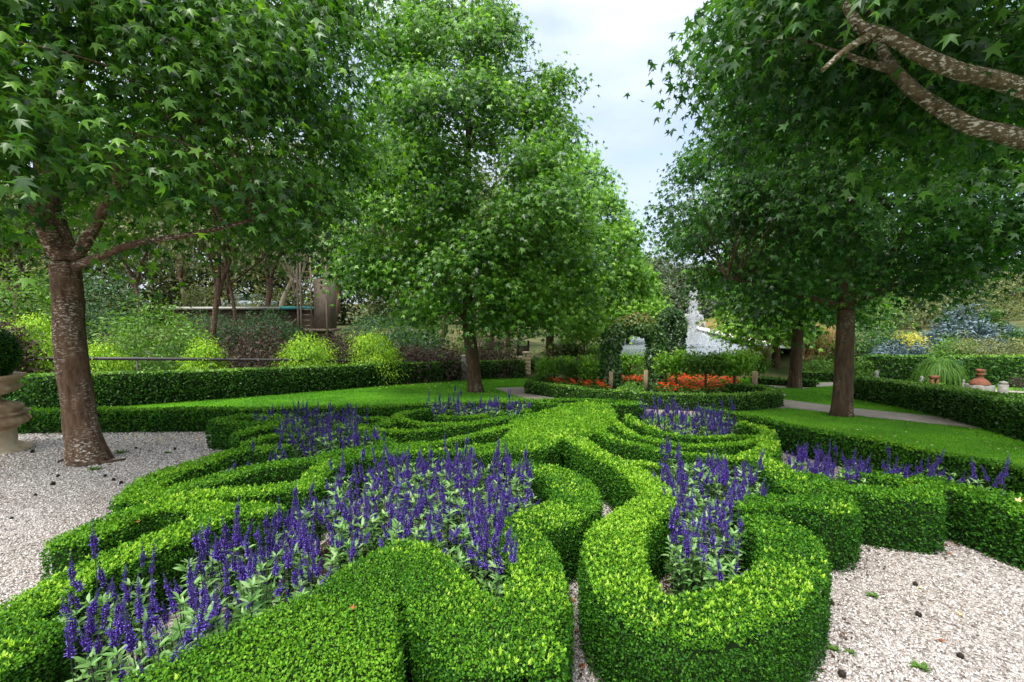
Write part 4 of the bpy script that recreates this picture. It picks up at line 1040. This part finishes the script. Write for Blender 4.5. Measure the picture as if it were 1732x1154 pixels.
# ------------------------------------------------------------------ fountain
fb = D(1171, 589, 31); fb[2] = ZW
root = empty('fountain', fb, 'tall white fountain jet spraying from the pond', 'fountain')
mb = MB(); lathe(mb, (0, 0, -.05), [(.28, 0), (.3, .08), (.12, .12), (.1, .22), (0.001, .22)], 16); link('nozzle', mb.build('nozzle', M['metal_dark'], True), root)
def jets(n, vz, vr, sz, seed, drops, spread):
    r = np.random.default_rng(seed); mb = MB()
    for i in range(n):
        a = i / n * 6.283 + r.normal(0, .1); v = vz * r.uniform(.93, 1.05); w = vr * r.uniform(.8, 1.2); T = 2 * v / 9.8
        u = r.random(drops) ** .75 * T
        p = np.column_stack([np.cos(a) * w * u, np.sin(a) * w * u, .2 + v * u - 4.9 * u * u]); k = p[:, 2] > 0
        p = p[k] + r.normal(0, 1, (k.sum(), 3)) * (spread * (.15 + u[k] / T))[:, None]; p[:, 2] = np.maximum(p[:, 2], .01)
        vel = norm(np.column_stack([np.cos(a) * w * np.ones(k.sum()), np.sin(a) * w * np.ones(k.sum()), v - 9.8 * u[k]]))
        scatter(mb, (_o * [.16, .8, .16], [_of]), p, vel, norm(r.normal(0, 1, p.shape)), sz * r.uniform(.5, 1.4, len(p)), np.clip(r.normal(.6, .2, len(p)), 0, 1))
    return mb
link('main_jet', jets(7, 8.2, .08, .062, 1, 1800, .11).build('main_jet', M['foam']), root)
link('side_jets', jets(9, 6.4, .7, .055, 2, 420, .06).build('side_jets', M['foam']), root)
link('low_jets', jets(12, 4.0, 1.6, .04, 3, 190, .04).build('low_jets', M['foam']), root)

# pond wall with pale capping
mb = MB(); mc = MB()
wl = np.array([(14.2, 25.3), (15.8, 29.4), (20.2, 46), (26, 67.5)]); wl = np.vstack([wl[i] + (wl[i + 1] - wl[i]) * t for i in range(3) for t in np.linspace(0, 1, 6, endpoint=False)] + [wl[-1]])
tn_ = norm(np.gradient(wl, axis=0)); nr_ = np.column_stack([tn_[:, 1], -tn_[:, 0]])
def wallstrip(mb, o0, o1, z0, z1):
    n = len(wl); A = wl + nr_ * o0; B = wl + nr_ * o1
    v = np.vstack([np.column_stack([A, np.full(n, z0)]), np.column_stack([A, np.full(n, z1)]), np.column_stack([B, np.full(n, z1)]), np.column_stack([B, np.full(n, z0)])])
    i = np.arange(n - 1); mb.add(v, np.vstack([np.stack([i + a * n, i + 1 + a * n, i + 1 + b_ * n, i + b_ * n], 1) for a, b_ in ((0, 1), (1, 2), (2, 3))]))
o0 = np.array([wl[0][0], wl[0][1], ZW])
root = empty('pond_wall', o0, 'dark pond retaining wall with pale capping, running back from the right bank', 'wall')
wallstrip(mb, 0, .3, -1.2, -.42); wallstrip(mc, -.06, 1.3, -.418, -.30)
for nm, b_, mt in (('wall_face', mb, 'wallblack'), ('capping', mc, 'capping')):
    for i in range(len(b_.v)): b_.v[i] = b_.v[i] - o0
    link(nm, b_.build(nm, M[mt]), root)
# dry grasses on the bank (uncountable)
n = 30000; t = rng.random(n); off = rng.uniform(1.4, 4.2, n)
i0 = wl[0] + (wl[-1] - wl[0]) * t[:, None] + nr_[8] * off[:, None]
mb = MB(); hgt = rng.uniform(.6, 1.3, n)
scatter(mb, T_BLADE, np.column_stack([i0, gz(i0[:, 0], i0[:, 1])]), norm(np.column_stack([rng.normal(0, .25, (n, 2)), np.ones(n)])), norm(np.column_stack([rng.normal(0, 1, (n, 2)), np.zeros(n)])), hgt, np.clip(rng.normal(.5, .25, n), 0, 1))
o = link('dry_grass', mb.build('dry_grass', M['thatch'])); o['kind'] = 'stuff'
for i, (px, yt, z) in enumerate([(1197, 542, 62), (1215, 545, 56)]):
    bush('bank_shrub', ['round grey-green shrub left of its twin on the dry bank above the pond', 'round grey-green shrub right of its twin on the dry bank above the pond'][i], 'shrub', px, 18, yt, z, 'olive', 40, 30, .25, T_SPRAY, None, shape=DOME, seed=95 + i, ybot=562)
# far woodland on the hill
mb = MB()
r = np.random.default_rng(77)
for px, yt, z, w in [(1060, 432, 92, 90), (1100, 428, 96, 80), (1130, 432, 100, 90), (1165, 440, 98, 80), (1200, 455, 94, 80), (1240, 470, 90, 90), (1110, 480, 86, 80), (1160, 490, 84, 80), (1200, 500, 82, 70), (1080, 490, 84, 80), (1040, 470, 88, 80), (1290, 480, 92, 90), (1350, 470, 96, 100), (1000, 460, 95, 90), (940, 470, 98, 100)]:
    c = D(px, 577, z); g = float(gz(c[0], z)); top = D(px, yt, z)[2]; R = w / 2 * z / F
    crown(mb, (c[0], z, max(g - .5, -.6)), (c[0], z, top), [(0, R * .9), (.3, R), (.7, R * .85), (.92, R * .5), (1, .3)], 210, 44, .62, T_SPRAY, int(px), R * .24, .4, inner=.3, tbase=r.uniform(.3, .65), half=.2)
o = link('woodland', mb.build('woodland', M['far'])); o['kind'] = 'stuff'
# far bands of background trees behind the bank (uncountable wood)
mb = MB()
for px in range(-80, 900, 62):
    z = r.uniform(44, 56); c = D(px, 577, z); g = float(gz(c[0], z)); R = r.uniform(2.2, 3.4); yt = r.uniform(210, 340)
    crown(mb, (c[0], z, g), (c[0], z, D(px, yt, z)[2]), [(0, R * .8), (.3, R), (.7, R * .9), (1, .3)], 150, 40, .5, T_SPRAY, int(px) + 500, R * .26, .4, inner=.35, tbase=r.uniform(.3, .6), half=.2)
for px in range(1380, 1900, 70):
    z = r.uniform(48, 60); c = D(px, 577, z); g = float(gz(c[0], z)); R = r.uniform(2.2, 3.2); yt = r.uniform(400, 480)
    crown(mb, (c[0], z, g), (c[0], z, D(px, yt, z)[2]), [(0, R * .8), (.3, R), (.7, R * .9), (1, .3)], 130, 40, .5, T_SPRAY, int(px) + 500, R * .26, .4, inner=.35, tbase=r.uniform(.4, .7), half=.2)
o = link('distant_wood', mb.build('distant_wood', M['olive'])); o['kind'] = 'stuff'

# ------------------------------------------------------------------ built things
# dark rail fence behind the left hedge
ends = [D(-40, 607, 13.6), D(200, 607, 14.6), D(450, 609, 16.6), D(705, 612, 19.4)]
root = empty('rail_fence', ends[0], 'dark metal rail fence between the left hedge and the shrubs', 'fence')
mb = MB(); q = smooth_path(np.array(ends), 8)
for dz, hgt in ((0, .05), (-.42, .02)):
    A = q + [0, 0, dz]; n = len(A); v = np.vstack([A + [0, -.03, hgt], A + [0, .03, hgt], A + [0, .03, -hgt], A + [0, -.03, -hgt]]) - ends[0]; i = np.arange(n - 1)
    mb.add(v, np.vstack([np.stack([i + a * n, i + 1 + a * n, i + 1 + b_ * n, i + b_ * n], 1) for a, b_ in ((0, 1), (1, 2), (2, 3), (3, 0))]))
link('rail', mb.build('rail', M['metal_dark']), root)
for i in range(1, len(q), 4):
    m2 = MB(); g = float(gz(q[i][0], q[i][1])); box(m2, (0, 0, 0), .05, .045, q[i][2] - g - .055)
    link('fence_post', m2.build('fence_post', M['metal_dark']), root, np.array([q[i][0], q[i][1], g]) - ends[0])
# timber tower with ladder
z = 24.0; tb = D(540, 556, z); th = D(540, 440, z)[2] - tb[2]; g = float(gz(tb[0], z))
root = empty('timber_tower', (tb[0], z, g), 'weathered timber lookout tower with a ladder among the bank trees', 'tower')
dz = tb[2] - g
mb = MB(); box(mb, (0, 0, dz - .12), 1.75, 1.4, .12); link('platform', mb.build('platform', M['timber']), root)
mb = MB(); box(mb, (.3, .1, dz + .003), .8, .9, th * .72); box(mb, (.25, 0.1, 0), .7, .8, dz - .125); link('boarded_wall', mb.build('boarded_wall', M['timber']), root)
for px in (516, 521, 563):
    m2 = MB(); box(m2, (0, 0, 0), .07, .07, dz + th + .3); link('post', m2.build('post', M['timber']), root, ((px - 540) * z / F, -.74, -.02))
lad = MB(); 
for s in (-.26, .26): box(lad, (s, 0, 0), .05, .05, th + .35)
for i in range(11): box(lad, (0, 0, .15 + i * .27), .47, .035, .04)
o = link('ladder', lad.build('ladder', M['post']), root, (-.38, -.62, dz + .004))
mb = MB(); tube(mb, [[-.85, -.7, dz + .5], [-1.5, -.7, dz - .05]], [.05, .05], 6); link('brace', mb.build('brace', M['timber']), root)
# long shed
z = 25.5; a_ = D(285, 520, z); b2 = D(505, 521, z - .5); cc = (a_ + b2) / 2; g = float(gz(cc[0], cc[1] + 1.5)); Lx = b2[0] - a_[0]
root = empty('long_shed', (cc[0], cc[1] + 1.5, g), 'long low shed with pale flat roof edge half hidden by the bank trees', 'building')
hh = cc[2] - g
mb = MB(); box(mb, (0, 0, -.2), Lx - .4, 2.4, hh + .1); link('wall', mb.build('wall', M['brickdark']), root)
mb = MB(); box(mb, (-.6, 0, hh - .1 + .003), Lx - 1.0, 3.2, .14); link('roof', mb.build('roof', M['roof']), root)
mb = MB(); box(mb, (Lx / 2 - .6, 0, hh - .1 + .004), 1.2, 3.1, .17); link('roof_end', mb.build('roof_end', M['roof_teal']), root)
# parked car beyond the shed
cp = D(422, 508, 42); g = float(gz(cp[0], 42))
root = empty('parked_car', (cp[0], 42, max(g, cp[2] - .9)), 'pale blue parked car mostly hidden behind the crooked gum trees', 'car')
mb = MB(); box(mb, (0, 0, .25), 4.2, 1.7, .6, bev=.12); link('body', mb.build('body', M['carpaint'], False), root)
mb = MB(); box(mb, (-.2, 0, .852), 2.3, 1.5, .5, bev=.16); link('window', mb.build('window', M['glass'], False), root)
mb = MB(); box(mb, (-.2, 0, 1.354), 1.9, 1.2, .05, bev=.02); link('roof', mb.build('roof', M['carpaint']), root)
for sx in (-1.3, 1.3):
    m2 = MB(); tube(m2, [[0, -.12, 0], [0, .12, 0]], [.33, .33], 16); wh = link('wheel', m2.build('wheel', M['rubber']), root, (sx, -.78, .33)); m3 = MB(); tube(m3, [[0, -.13, 0], [0, -.122, 0]], [.2, .2], 14); link('rim', m3.build('rim', M['roof']), wh)
# sandstone piers and notice shelter
def pier(px, w, yt, yb, z, label):
    c = D(px, yb, z); g = float(gz(c[0], z)); h = D(px, yt, z)[2] - g; s = w * z / F
    root = empty('stone_pier', (c[0], z, g), label, 'pillar'); mb = MB(); n = 6
    for i in range(n): box(mb, (0, 0, i * (h - .1) / n + .001 * i), s * (1 - .015 * (i % 2)), s, (h - .1) / n - .008, bev=.012)
    link('shaft', mb.build('shaft', M['sandstone']), root)
    mb = MB(); box(mb, (0, 0, h - .098), s * 1.12, s * 1.12, .1, bev=.02); link('cap', mb.build('cap', M['sandstone']), root)
pier(891, 13, 595, 630, 23.4, 'taller sandstone pier, right of the notice shelter'); pier(876, 12, 603, 632, 23.0, 'shorter sandstone pier at the end of the long left hedge')
c = D(884, 628, 24.4); g = float(gz(c[0], 24.4)); root = empty('notice_shelter', (c[0], 24.4, g), 'dark notice shelter with a slanting grey roof behind the stone piers', 'shelter')
hh = D(884, 576, 24.4)[2] - g
for s in (-.25, .3):
    m2 = MB(); box(m2, (0, 0, 0), .1, .1, hh); link('post', m2.build('post', M['metal_dark']), root, (s, 0, 0))
mb = MB(); v = [(-.5, -.35, hh - .08), (.55, -.35, hh + .17), (.55, .35, hh + .17), (-.5, .35, hh - .08)]; v = v + [(a, b_, c_ + .07) for a, b_, c_ in v]
mb.add(np.array(v), np.array([(3, 2, 1, 0), (4, 5, 6, 7), (0, 1, 5, 4), (1, 2, 6, 5), (2, 3, 7, 6), (3, 0, 4, 7)])); link('roof', mb.build('roof', M['stone_grey']), root)
mb = MB(); box(mb, (.02, 0, hh * .45), .5, .06, hh * .35); link('board', mb.build('board', M['timber']), root)
c = D(790, 618, 21); g = float(gz(c[0], 21)); mb = MB(); box(mb, (0, 0, 0), .5, .5, D(790, 601, 21)[2] - g - .06, bev=.02); box(mb, (0, 0, D(790, 601, 21)[2] - g - .058), .54, .54, .06, bev=.015)
tag(link('utility_box', mb.build('utility_box', M['stone_grey']), None, (c[0], 21, g)), 'plain grey utility box just left of the middle tree trunk', 'box')
# stone urn on pedestal with clipped ball
b0 = P(-29, 766); s_ = 6.8 / F
root = empty('stone_urn', b0, 'weathered sandstone urn on a carved pedestal at the left edge', 'urn')
def yz(y): return (766 - y) * s_
mb = MB(); lathe(mb, (0, 0, 0), [(60 * s_, 0), (60 * s_, yz(762)), (50 * s_, yz(760)), (49 * s_, yz(757)), (42 * s_, yz(755)), (42 * s_, yz(729)), (44 * s_, yz(727))], 40); link('drum', mb.build('drum', M['sandstone'], False), root)
mb = MB(); lathe(mb, (0, 0, 0), [(44 * s_, yz(727)), (50 * s_, yz(722)), (57 * s_, yz(719)), (61 * s_, yz(713)), (58 * s_, yz(707)), (52 * s_, yz(704)), (58 * s_, yz(701)), (60 * s_, yz(699)), (50 * s_, yz(697)), (53 * s_, yz(692)), (51 * s_, yz(688)), (42 * s_, yz(684)), (30 * s_, yz(680))], 72); link('capital', mb.build('capital', M['urn']), root)
mb = MB(); lathe(mb, (0, 0, 0), [(30 * s_, yz(680)), (25 * s_, yz(675)), (27 * s_, yz(669)), (40 * s_, yz(665)), (51 * s_, yz(658)), (53 * s_, yz(654)), (46 * s_, yz(651)), (49 * s_, yz(643)), (58 * s_, yz(637)), (58 * s_, yz(634)), (48 * s_, yz(633)), (40 * s_, yz(638)), (.001, yz(638))], 72); link('bowl', mb.build('bowl', M['urn']), root)
for i in range(16):
    a = i * 6.283 / 16; m2 = MB(); u = np.linspace(0, 9, 18); rr = (7 - .55 * u) * s_
    tube(m2, np.column_stack([rr * np.cos(u), 0 * u, rr * np.sin(u)]), 1.3 * s_, 6)
    if i in (0, 4, 8, 12):
        o = link('scroll', m2.build('scroll', M['urn'], True), root, (math.cos(a + .5) * 56 * s_, math.sin(a + .5) * 56 * s_, yz(712))); o.rotation_euler.z = a + .5
mb = MB(); n = 6000; dv = norm(rng.normal(0, 1, (n, 3))); p = dv * 50 * s_ * rng.uniform(.93, 1.03, (n, 1))
scatter(mb, T_BOX, p, norm(dv * .5 + rng.normal(0, .6, p.shape)), norm(dv + rng.normal(0, .4, p.shape)), .03, np.clip(rng.normal(.3, .15, n), 0, 1))
bc = b0 + [4 * s_, 0, yz(597)]
root = empty('topiary_ball', bc, 'dark clipped topiary ball growing in the stone urn', 'plant')
link('foliage', mb.build('foliage', M['box']), root)
mb = MB(); lathe(mb, (0, 0, 0), [(.001, -47 * s_)] + [(47 * s_ * math.sin(t), -47 * s_ * math.cos(t)) for t in np.linspace(.1, 3.04, 14)] + [(.001, 47 * s_)], 24); tube(mb, [[0, 0, -46 * s_], [0, 0, -42 * s_ - .0]], [.03, .03], 6)
link('inner_growth', mb.build('inner_growth', M['core'], True), root)
# chiminea and little garden pieces behind the right hedge
c = D(1657, 650, 14.6); g = float(gz(c[0], 14.6)); k_ = 14.6 / F * .76
bz = c[2]; root = empty('chiminea', (c[0], 14.6, g), 'terracotta chiminea with a stacked pot chimney behind the right hedge', 'outdoor stove')
mb = MB(); box(mb, (0, 0, 0), .5, .5, bz - g - .01, bev=.02); link('plinth', mb.build('plinth', M['stone_grey']), root)
mb = MB(); lathe(mb, (0, 0, bz - g), [(18 * k_, 0), (17.5 * k_, 3 * k_), (14 * k_, 8 * k_), (9 * k_, 12 * k_), (5 * k_, 14 * k_), (.001, 14 * k_)], 28); link('body', mb.build('body', M['terracotta'], True), root)
mb = MB(); a = np.linspace(0, math.pi, 10); v = np.column_stack([6 * k_ * np.cos(a), np.full(10, -16.2 * k_) + np.sin(a) * 3.8 * k_, 1 * k_ + 7 * k_ * np.sin(a)]); v2 = v + [0, .12, 0]; i = np.arange(9)
mb.add(np.vstack([v, v2]), [np.stack([i, i + 1, i + 11, i + 10], 1), np.arange(10)[None]]); link('mouth', mb.build('mouth', M['rubber']), root)
mb = MB(); lathe(mb, (0, 0, bz - g + 13 * k_), [(6 * k_, 0), (6.4 * k_, 2 * k_), (5 * k_, 3 * k_), (5.4 * k_, 7 * k_), (8 * k_, 9 * k_), (8 * k_, 11 * k_), (5.6 * k_, 12 * k_), (6.5 * k_, 14 * k_), (8.4 * k_, 16 * k_), (8.4 * k_, 20 * k_), (6 * k_, 21 * k_), (.001, 20 * k_)], 24); link('chimney', mb.build('chimney', M['terracotta'], True), root)
c = D(1580, 643, 15.6); g = float(gz(c[0], 15.6)); k_ = 15.6 / F * .76
root = empty('terracotta_trough', (c[0], 15.6, g), 'small rusty terracotta trough on legs in front of the grass tree', 'planter')
mb = MB(); lo = c[2] - g; box(mb, (0, 0, lo + 3 * k_), 17 * k_, 9 * k_, 7 * k_, bev=.02); link('basin', mb.build('basin', M['terracotta']), root)
for s in (-1, 1):
    m2 = MB(); box(m2, (s * 6 * k_, 0, 0), 3 * k_, 7 * k_, lo + 3 * k_ - .003); link('leg', m2.build('leg', M['terracotta']), root)
for px, yt, yb, w, lb in ((1559, 636, 641, 5, 'small pale stone finial left of the terracotta trough'), (1630, 642, 648, 4, 'small pale stone finial left of the chiminea'), (1697, 645, 650, 12, 'low pale stone block right of the chiminea'), (1482, 627, 636, 8, 'small grey statue in front of the clipped hedge block')):
    c = D(px, yb, 15); g = float(gz(c[0], 15)); mb = MB(); h = D(px, yt, 15)[2] - g; r_ = w / 2 * 15 / F
    lathe(mb, (0, 0, 0), [(r_ * 1.1, 0), (r_ * 1.1, h * .75), (r_ * .6, h * .78), (r_, h * .86), (r_ * .9, h * .95), (r_ * .3, h), (.001, h)], 14)
    tag(link('stone_ornament', mb.build('stone_ornament', M['stone_grey'], True), None, (c[0], 15, g)), lb, 'ornament')
bush('dark_clump', 'dark purplish clump at the right edge behind the right hedge', 'plant', 1724, 16, 640, 15.2, 'plum', 9, 60, .03, T_SPRAY, None, shape=DOME, seed=99, ybot=652, spread=.1)
# paved strip in the right garden
p = [D(1440, 640, 19)[:2], D(1760, 652, 15.5)[:2], D(1760, 652, 14.9)[:2], D(1440, 640, 18.3)[:2]]
sheet('stone_kerb', [tuple(q) for q in p], .03, M['paving'])

# ------------------------------------------------------------------ fallen leaves, seed pods, weeds
def leafmesh(seed, col):
    r = np.random.default_rng(seed); mb = MB(); tv, tf = T_star(-.3, -.45)
    v = tv.copy(); v[:, 2] += r.normal(0, .05, len(v)); v[:, 2] -= v[:, 2].min()
    mb.add(v, tf, col); return mb.build('fallen_leaf', M['leaf_tan'])
FLV = [leafmesh(i, c) for i, c in enumerate((.05, .35, .6, .9, 1.0, .75))]
def fallen(px, py, k, size, var, label, group=None, name='fallen_leaf'):
    q = P(px, py, k); o = link(name, FLV[var], None, q + [0, 0, .016]); o.scale = (size,) * 3; o.rotation_euler = (rng.normal(0, .15), rng.normal(0, .15), rng.uniform(0, 6.28))
    return tag(o, label, 'fallen leaf', group)
fallen(595, 1036, .44, .04, 0, 'curled red-brown leaf lying on top of the front box hedge')
fallen(235, 886, .44, .045, 0, 'rusty leaf lying on the pale tipped left hedge arm')
fallen(1722, 852, .44, .06, 2, 'yellow leaf lying on the dark hedge arm at the right edge')
fallen(1543, 820, .44, .045, 1, 'tan leaf lying on the blunt-ended hedge lobe')
fallen(1588, 1087, 0, .05, 0, 'red-brown leaf lying alone on the right gravel')
fallen(1627, 1045, 0, .045, 2, 'yellow leaf lying alone on the right gravel')
fallen(1554, 998, 0, .04, 3, 'pale leaf beside a seed pod on the right gravel')
for i in range(60):
    px, py = rng.uniform(640, 880), rng.uniform(632, 668)
    if py < 705 - .085 * (px - 200) + 0: pass
    fallen(px, max(py, 642 + (880 - px) * .055), 0, rng.uniform(.06, .1), 4 if rng.random() < .7 else 3, 'pale fallen leaf on the shaded lawn under the middle tree', 'fallen leaves under the middle tree')
for i in range(45):
    fallen(rng.uniform(1330, 1732), rng.uniform(712, 770), 0, rng.uniform(.035, .055), int(rng.choice([2, 3, 4, 5])), 'pale fallen leaf on the right lawn between border hedge and path', 'fallen leaves on the right lawn')
for i in range(12):
    fallen(rng.uniform(1500, 1732), rng.uniform(690, 712), 0, rng.uniform(.04, .06), 4, 'pale fallen leaf on the lawn strip beyond the path', 'fallen leaves beyond the path')
for i in range(22):
    fallen(rng.uniform(200, 355), rng.uniform(738, 750), 0, rng.uniform(.05, .08), int(rng.choice([1, 2, 2, 3])), 'tan fallen leaf on gravel at the foot of the straight border hedge', 'fallen leaves under the border hedge')
for i in range(16):
    fallen(rng.uniform(1590, 1730), rng.uniform(922, 945), 0, rng.uniform(.03, .05), 0, 'red-brown fallen leaf under the dark hedge arm', 'fallen leaves under the hedge arm')
for i in range(12):
    fallen(rng.uniform(690, 720) if i % 2 else rng.uniform(955, 990), rng.uniform(960, 1140), 0, rng.uniform(.035, .06), int(rng.choice([0, 0, 1])), 'brown fallen leaf in the gap between the front hedges', 'fallen leaves between the front hedges')
podm = MB(); n = 220; dv = norm(rng.normal(0, 1, (n, 3)))
scatter(podm, (_o * [.16, .5, .16] + [0, .5, 0], [_of]), dv * .25, dv, norm(rng.normal(0, 1, (n, 3))), .75, .5)
lathe(podm, (0, 0, 0), [(.7 * math.sin(t), -.7 * math.cos(t)) for t in np.linspace(.05, 3.09, 9)], 12)
podm = podm.build('seed_pod', M['pod'])
for px, py, s in [(1548, 993, .016), (1407, 1026, .016), (1553, 1045, .018), (1624, 1116, .017), (1424, 1148, .02), (1395, 992, .013)]:
    o = link('seed_pod', podm, None, P(px, py) + [0, 0, s * .8 + .008]); o.scale = (s,) * 3; o.rotation_euler.z = rng.uniform(0, 6)
    tag(o, 'spiky black seed pod lying on the right gravel', 'seed pod', 'seed pods on the right gravel')
for px, py, s in [(55, 767, .03), (98, 808, .02), (90, 822, .025), (178, 808, .02), (192, 815, .022), (205, 820, .022), (296, 762, .022), (230, 760, .018), (60, 840, .016), (20, 880, .015)]:
    o = link('seed_pod', podm, None, P(px, py) + [0, 0, s * .8 + .008]); o.scale = (s,) * 3
    tag(o, 'spiky black seed pod lying on the left gravel', 'seed pod', 'seed pods on the left gravel')
wm = MB(); n = 26; a = rng.uniform(0, 6.28, n); el = rng.uniform(.1, .9, n)
scatter(wm, T_LANCE, np.zeros((n, 3)), np.stack([np.cos(a) * np.cos(el), np.sin(a) * np.cos(el), np.sin(el)], 1), np.repeat(UP[None], n, 0), rng.uniform(.6, 1.2, n), np.clip(rng.normal(.5, .2, n), 0, 1))
wm = wm.build('weed_tuft', M['fern'])
for px, py, s, lb in [(1478, 1012, .045, 'green weed tuft beside two seed pods on the right gravel'), (1412, 1103, .04, 'flat weed tuft on the right gravel close to the front hedge'), (1560, 1135, .05, 'weed tuft at the bottom edge of the right gravel'), (1440, 1108, .03, 'tiny weed sprout between gravel weeds near the front hedge'), (160, 797, .09, 'weed tuft in front of the near tree trunk'), (205, 768, .1, 'yellowing weed right of the near tree trunk'), (283, 768, .06, 'small weed alone on the left gravel')]:
    o = link('weed_tuft', wm, None, P(px, py) + [0, 0, .008]); o.scale = (s, s, s); tag(o, lb, 'weed')
# exposed roots at the foot of the near tree
bt = P(150, 780)
for i, pts in enumerate([[(128, 774), (112, 779), (98, 784)], [(150, 786), (185, 784), (213, 779)], [(118, 788), (140, 790), (172, 787)]]):
    mb = MB(); q = smooth_path(np.array([P(a, b_) for a, b_ in pts]) - bt, 5)
    q[:, 2] += .01; tube(mb, q, np.linspace(.05, .02, len(q)), 8, wob=.15)
    rt = [o for o in bpy.data.objects if o.name.startswith('sweetgum_tree')][0]
    link('root', mb.build('root', M['bark_dark'], True), bpy.data.objects['sweetgum_tree'])

# ------------------------------------------------------------------ camera, light, sky
cam = bpy.data.cameras.new('camera'); co = bpy.data.objects.new('camera', cam); COL.objects.link(co)
co.location = (0, 0, H); co.rotation_euler = (math.pi / 2 - PITCH, 0, 0)
cam.sensor_width = 36; cam.lens = F / 1732 * 36; cam.clip_end = 3000; cam.clip_start = .05
SC.camera = co
EL, AZ = math.radians(62), math.radians(-150)       # sun high, from the upper left behind thin cloud
sun = bpy.data.lights.new('sun', 'SUN'); sun.energy = 1.5; sun.angle = math.radians(14); sun.color = (1, .96, .9)
so = bpy.data.objects.new('sun', sun); COL.objects.link(so)
sd = np.array([math.sin(AZ) * math.cos(EL), math.cos(AZ) * math.cos(EL), math.sin(EL)])
so.rotation_euler = (math.pi / 2 - EL, 0, math.pi - AZ)
w = bpy.data.worlds.new('World'); SC.world = w; w.use_nodes = True
nt = w.node_tree; bg = nt.nodes['Background']
sky = nt.nodes.new('ShaderNodeTexSky'); sky.sky_type = 'NISHITA'; sky.sun_disc = False
sky.sun_elevation = EL; sky.sun_rotation = AZ; sky.air_density = 1.0; sky.dust_density = 2.5; sky.ozone_density = 1.0
tc = nt.nodes.new('ShaderNodeTexCoord'); mp = nt.nodes.new('ShaderNodeMapping'); mp.inputs['Scale'].default_value = (1, 1, 2.2)
nt.links.new(tc.outputs['Generated'], mp.inputs[0])
nz = nt.nodes.new('ShaderNodeTexNoise'); nz.inputs['Scale'].default_value = 2.1; nz.inputs['Detail'].default_value = 5; nz.inputs['Roughness'].default_value = .5
nt.links.new(mp.outputs[0], nz.inputs['Vector'])
rp = ramp(nt, nz.outputs['Fac'], [(.38, (.38,) * 3), (.60, (.95,) * 3)])
mx = nt.nodes.new('ShaderNodeMix'); mx.data_type = 'RGBA'
nt.links.new(rp.outputs[0], mx.inputs[0]); nt.links.new(sky.outputs[0], mx.inputs[6]); dv_ = nt.nodes.new('ShaderNodeVectorMath'); dv_.operation = 'DOT_PRODUCT'; nt.links.new(tc.outputs['Generated'], dv_.inputs[0]); dv_.inputs[1].default_value = tuple(sd)
mr = nt.nodes.new('ShaderNodeMapRange'); mr.inputs[1].default_value = -.6; mr.inputs[2].default_value = 1.0; nt.links.new(dv_.outputs['Value'], mr.inputs[0])
rz = ramp(nt, mr.outputs[0], [(.0, (2.75, 3.2, 4.05)), (.3, (2.9, 3.3, 4.0)), (.5, (4.6, 4.9, 5.3)), (.75, (8.6, 8.8, 9)), (1, (16, 15.6, 15))])
nt.links.new(rz.outputs[0], mx.inputs[7])
nt.links.new(mx.outputs[2], bg.inputs[0]); bg.inputs[1].default_value = .11
SC.view_settings.view_transform = 'Standard'; SC.view_settings.look = 'None'; SC.view_settings.gamma = 1; SC.view_settings.exposure = 1.45
c = SC.cycles
c.max_bounces = 6; c.diffuse_bounces = 3; c.glossy_bounces = 2; c.transmission_bounces = 3; c.transparent_max_bounces = 4
c.caustics_reflective = False; c.caustics_refractive = False; c.use_denoising = True
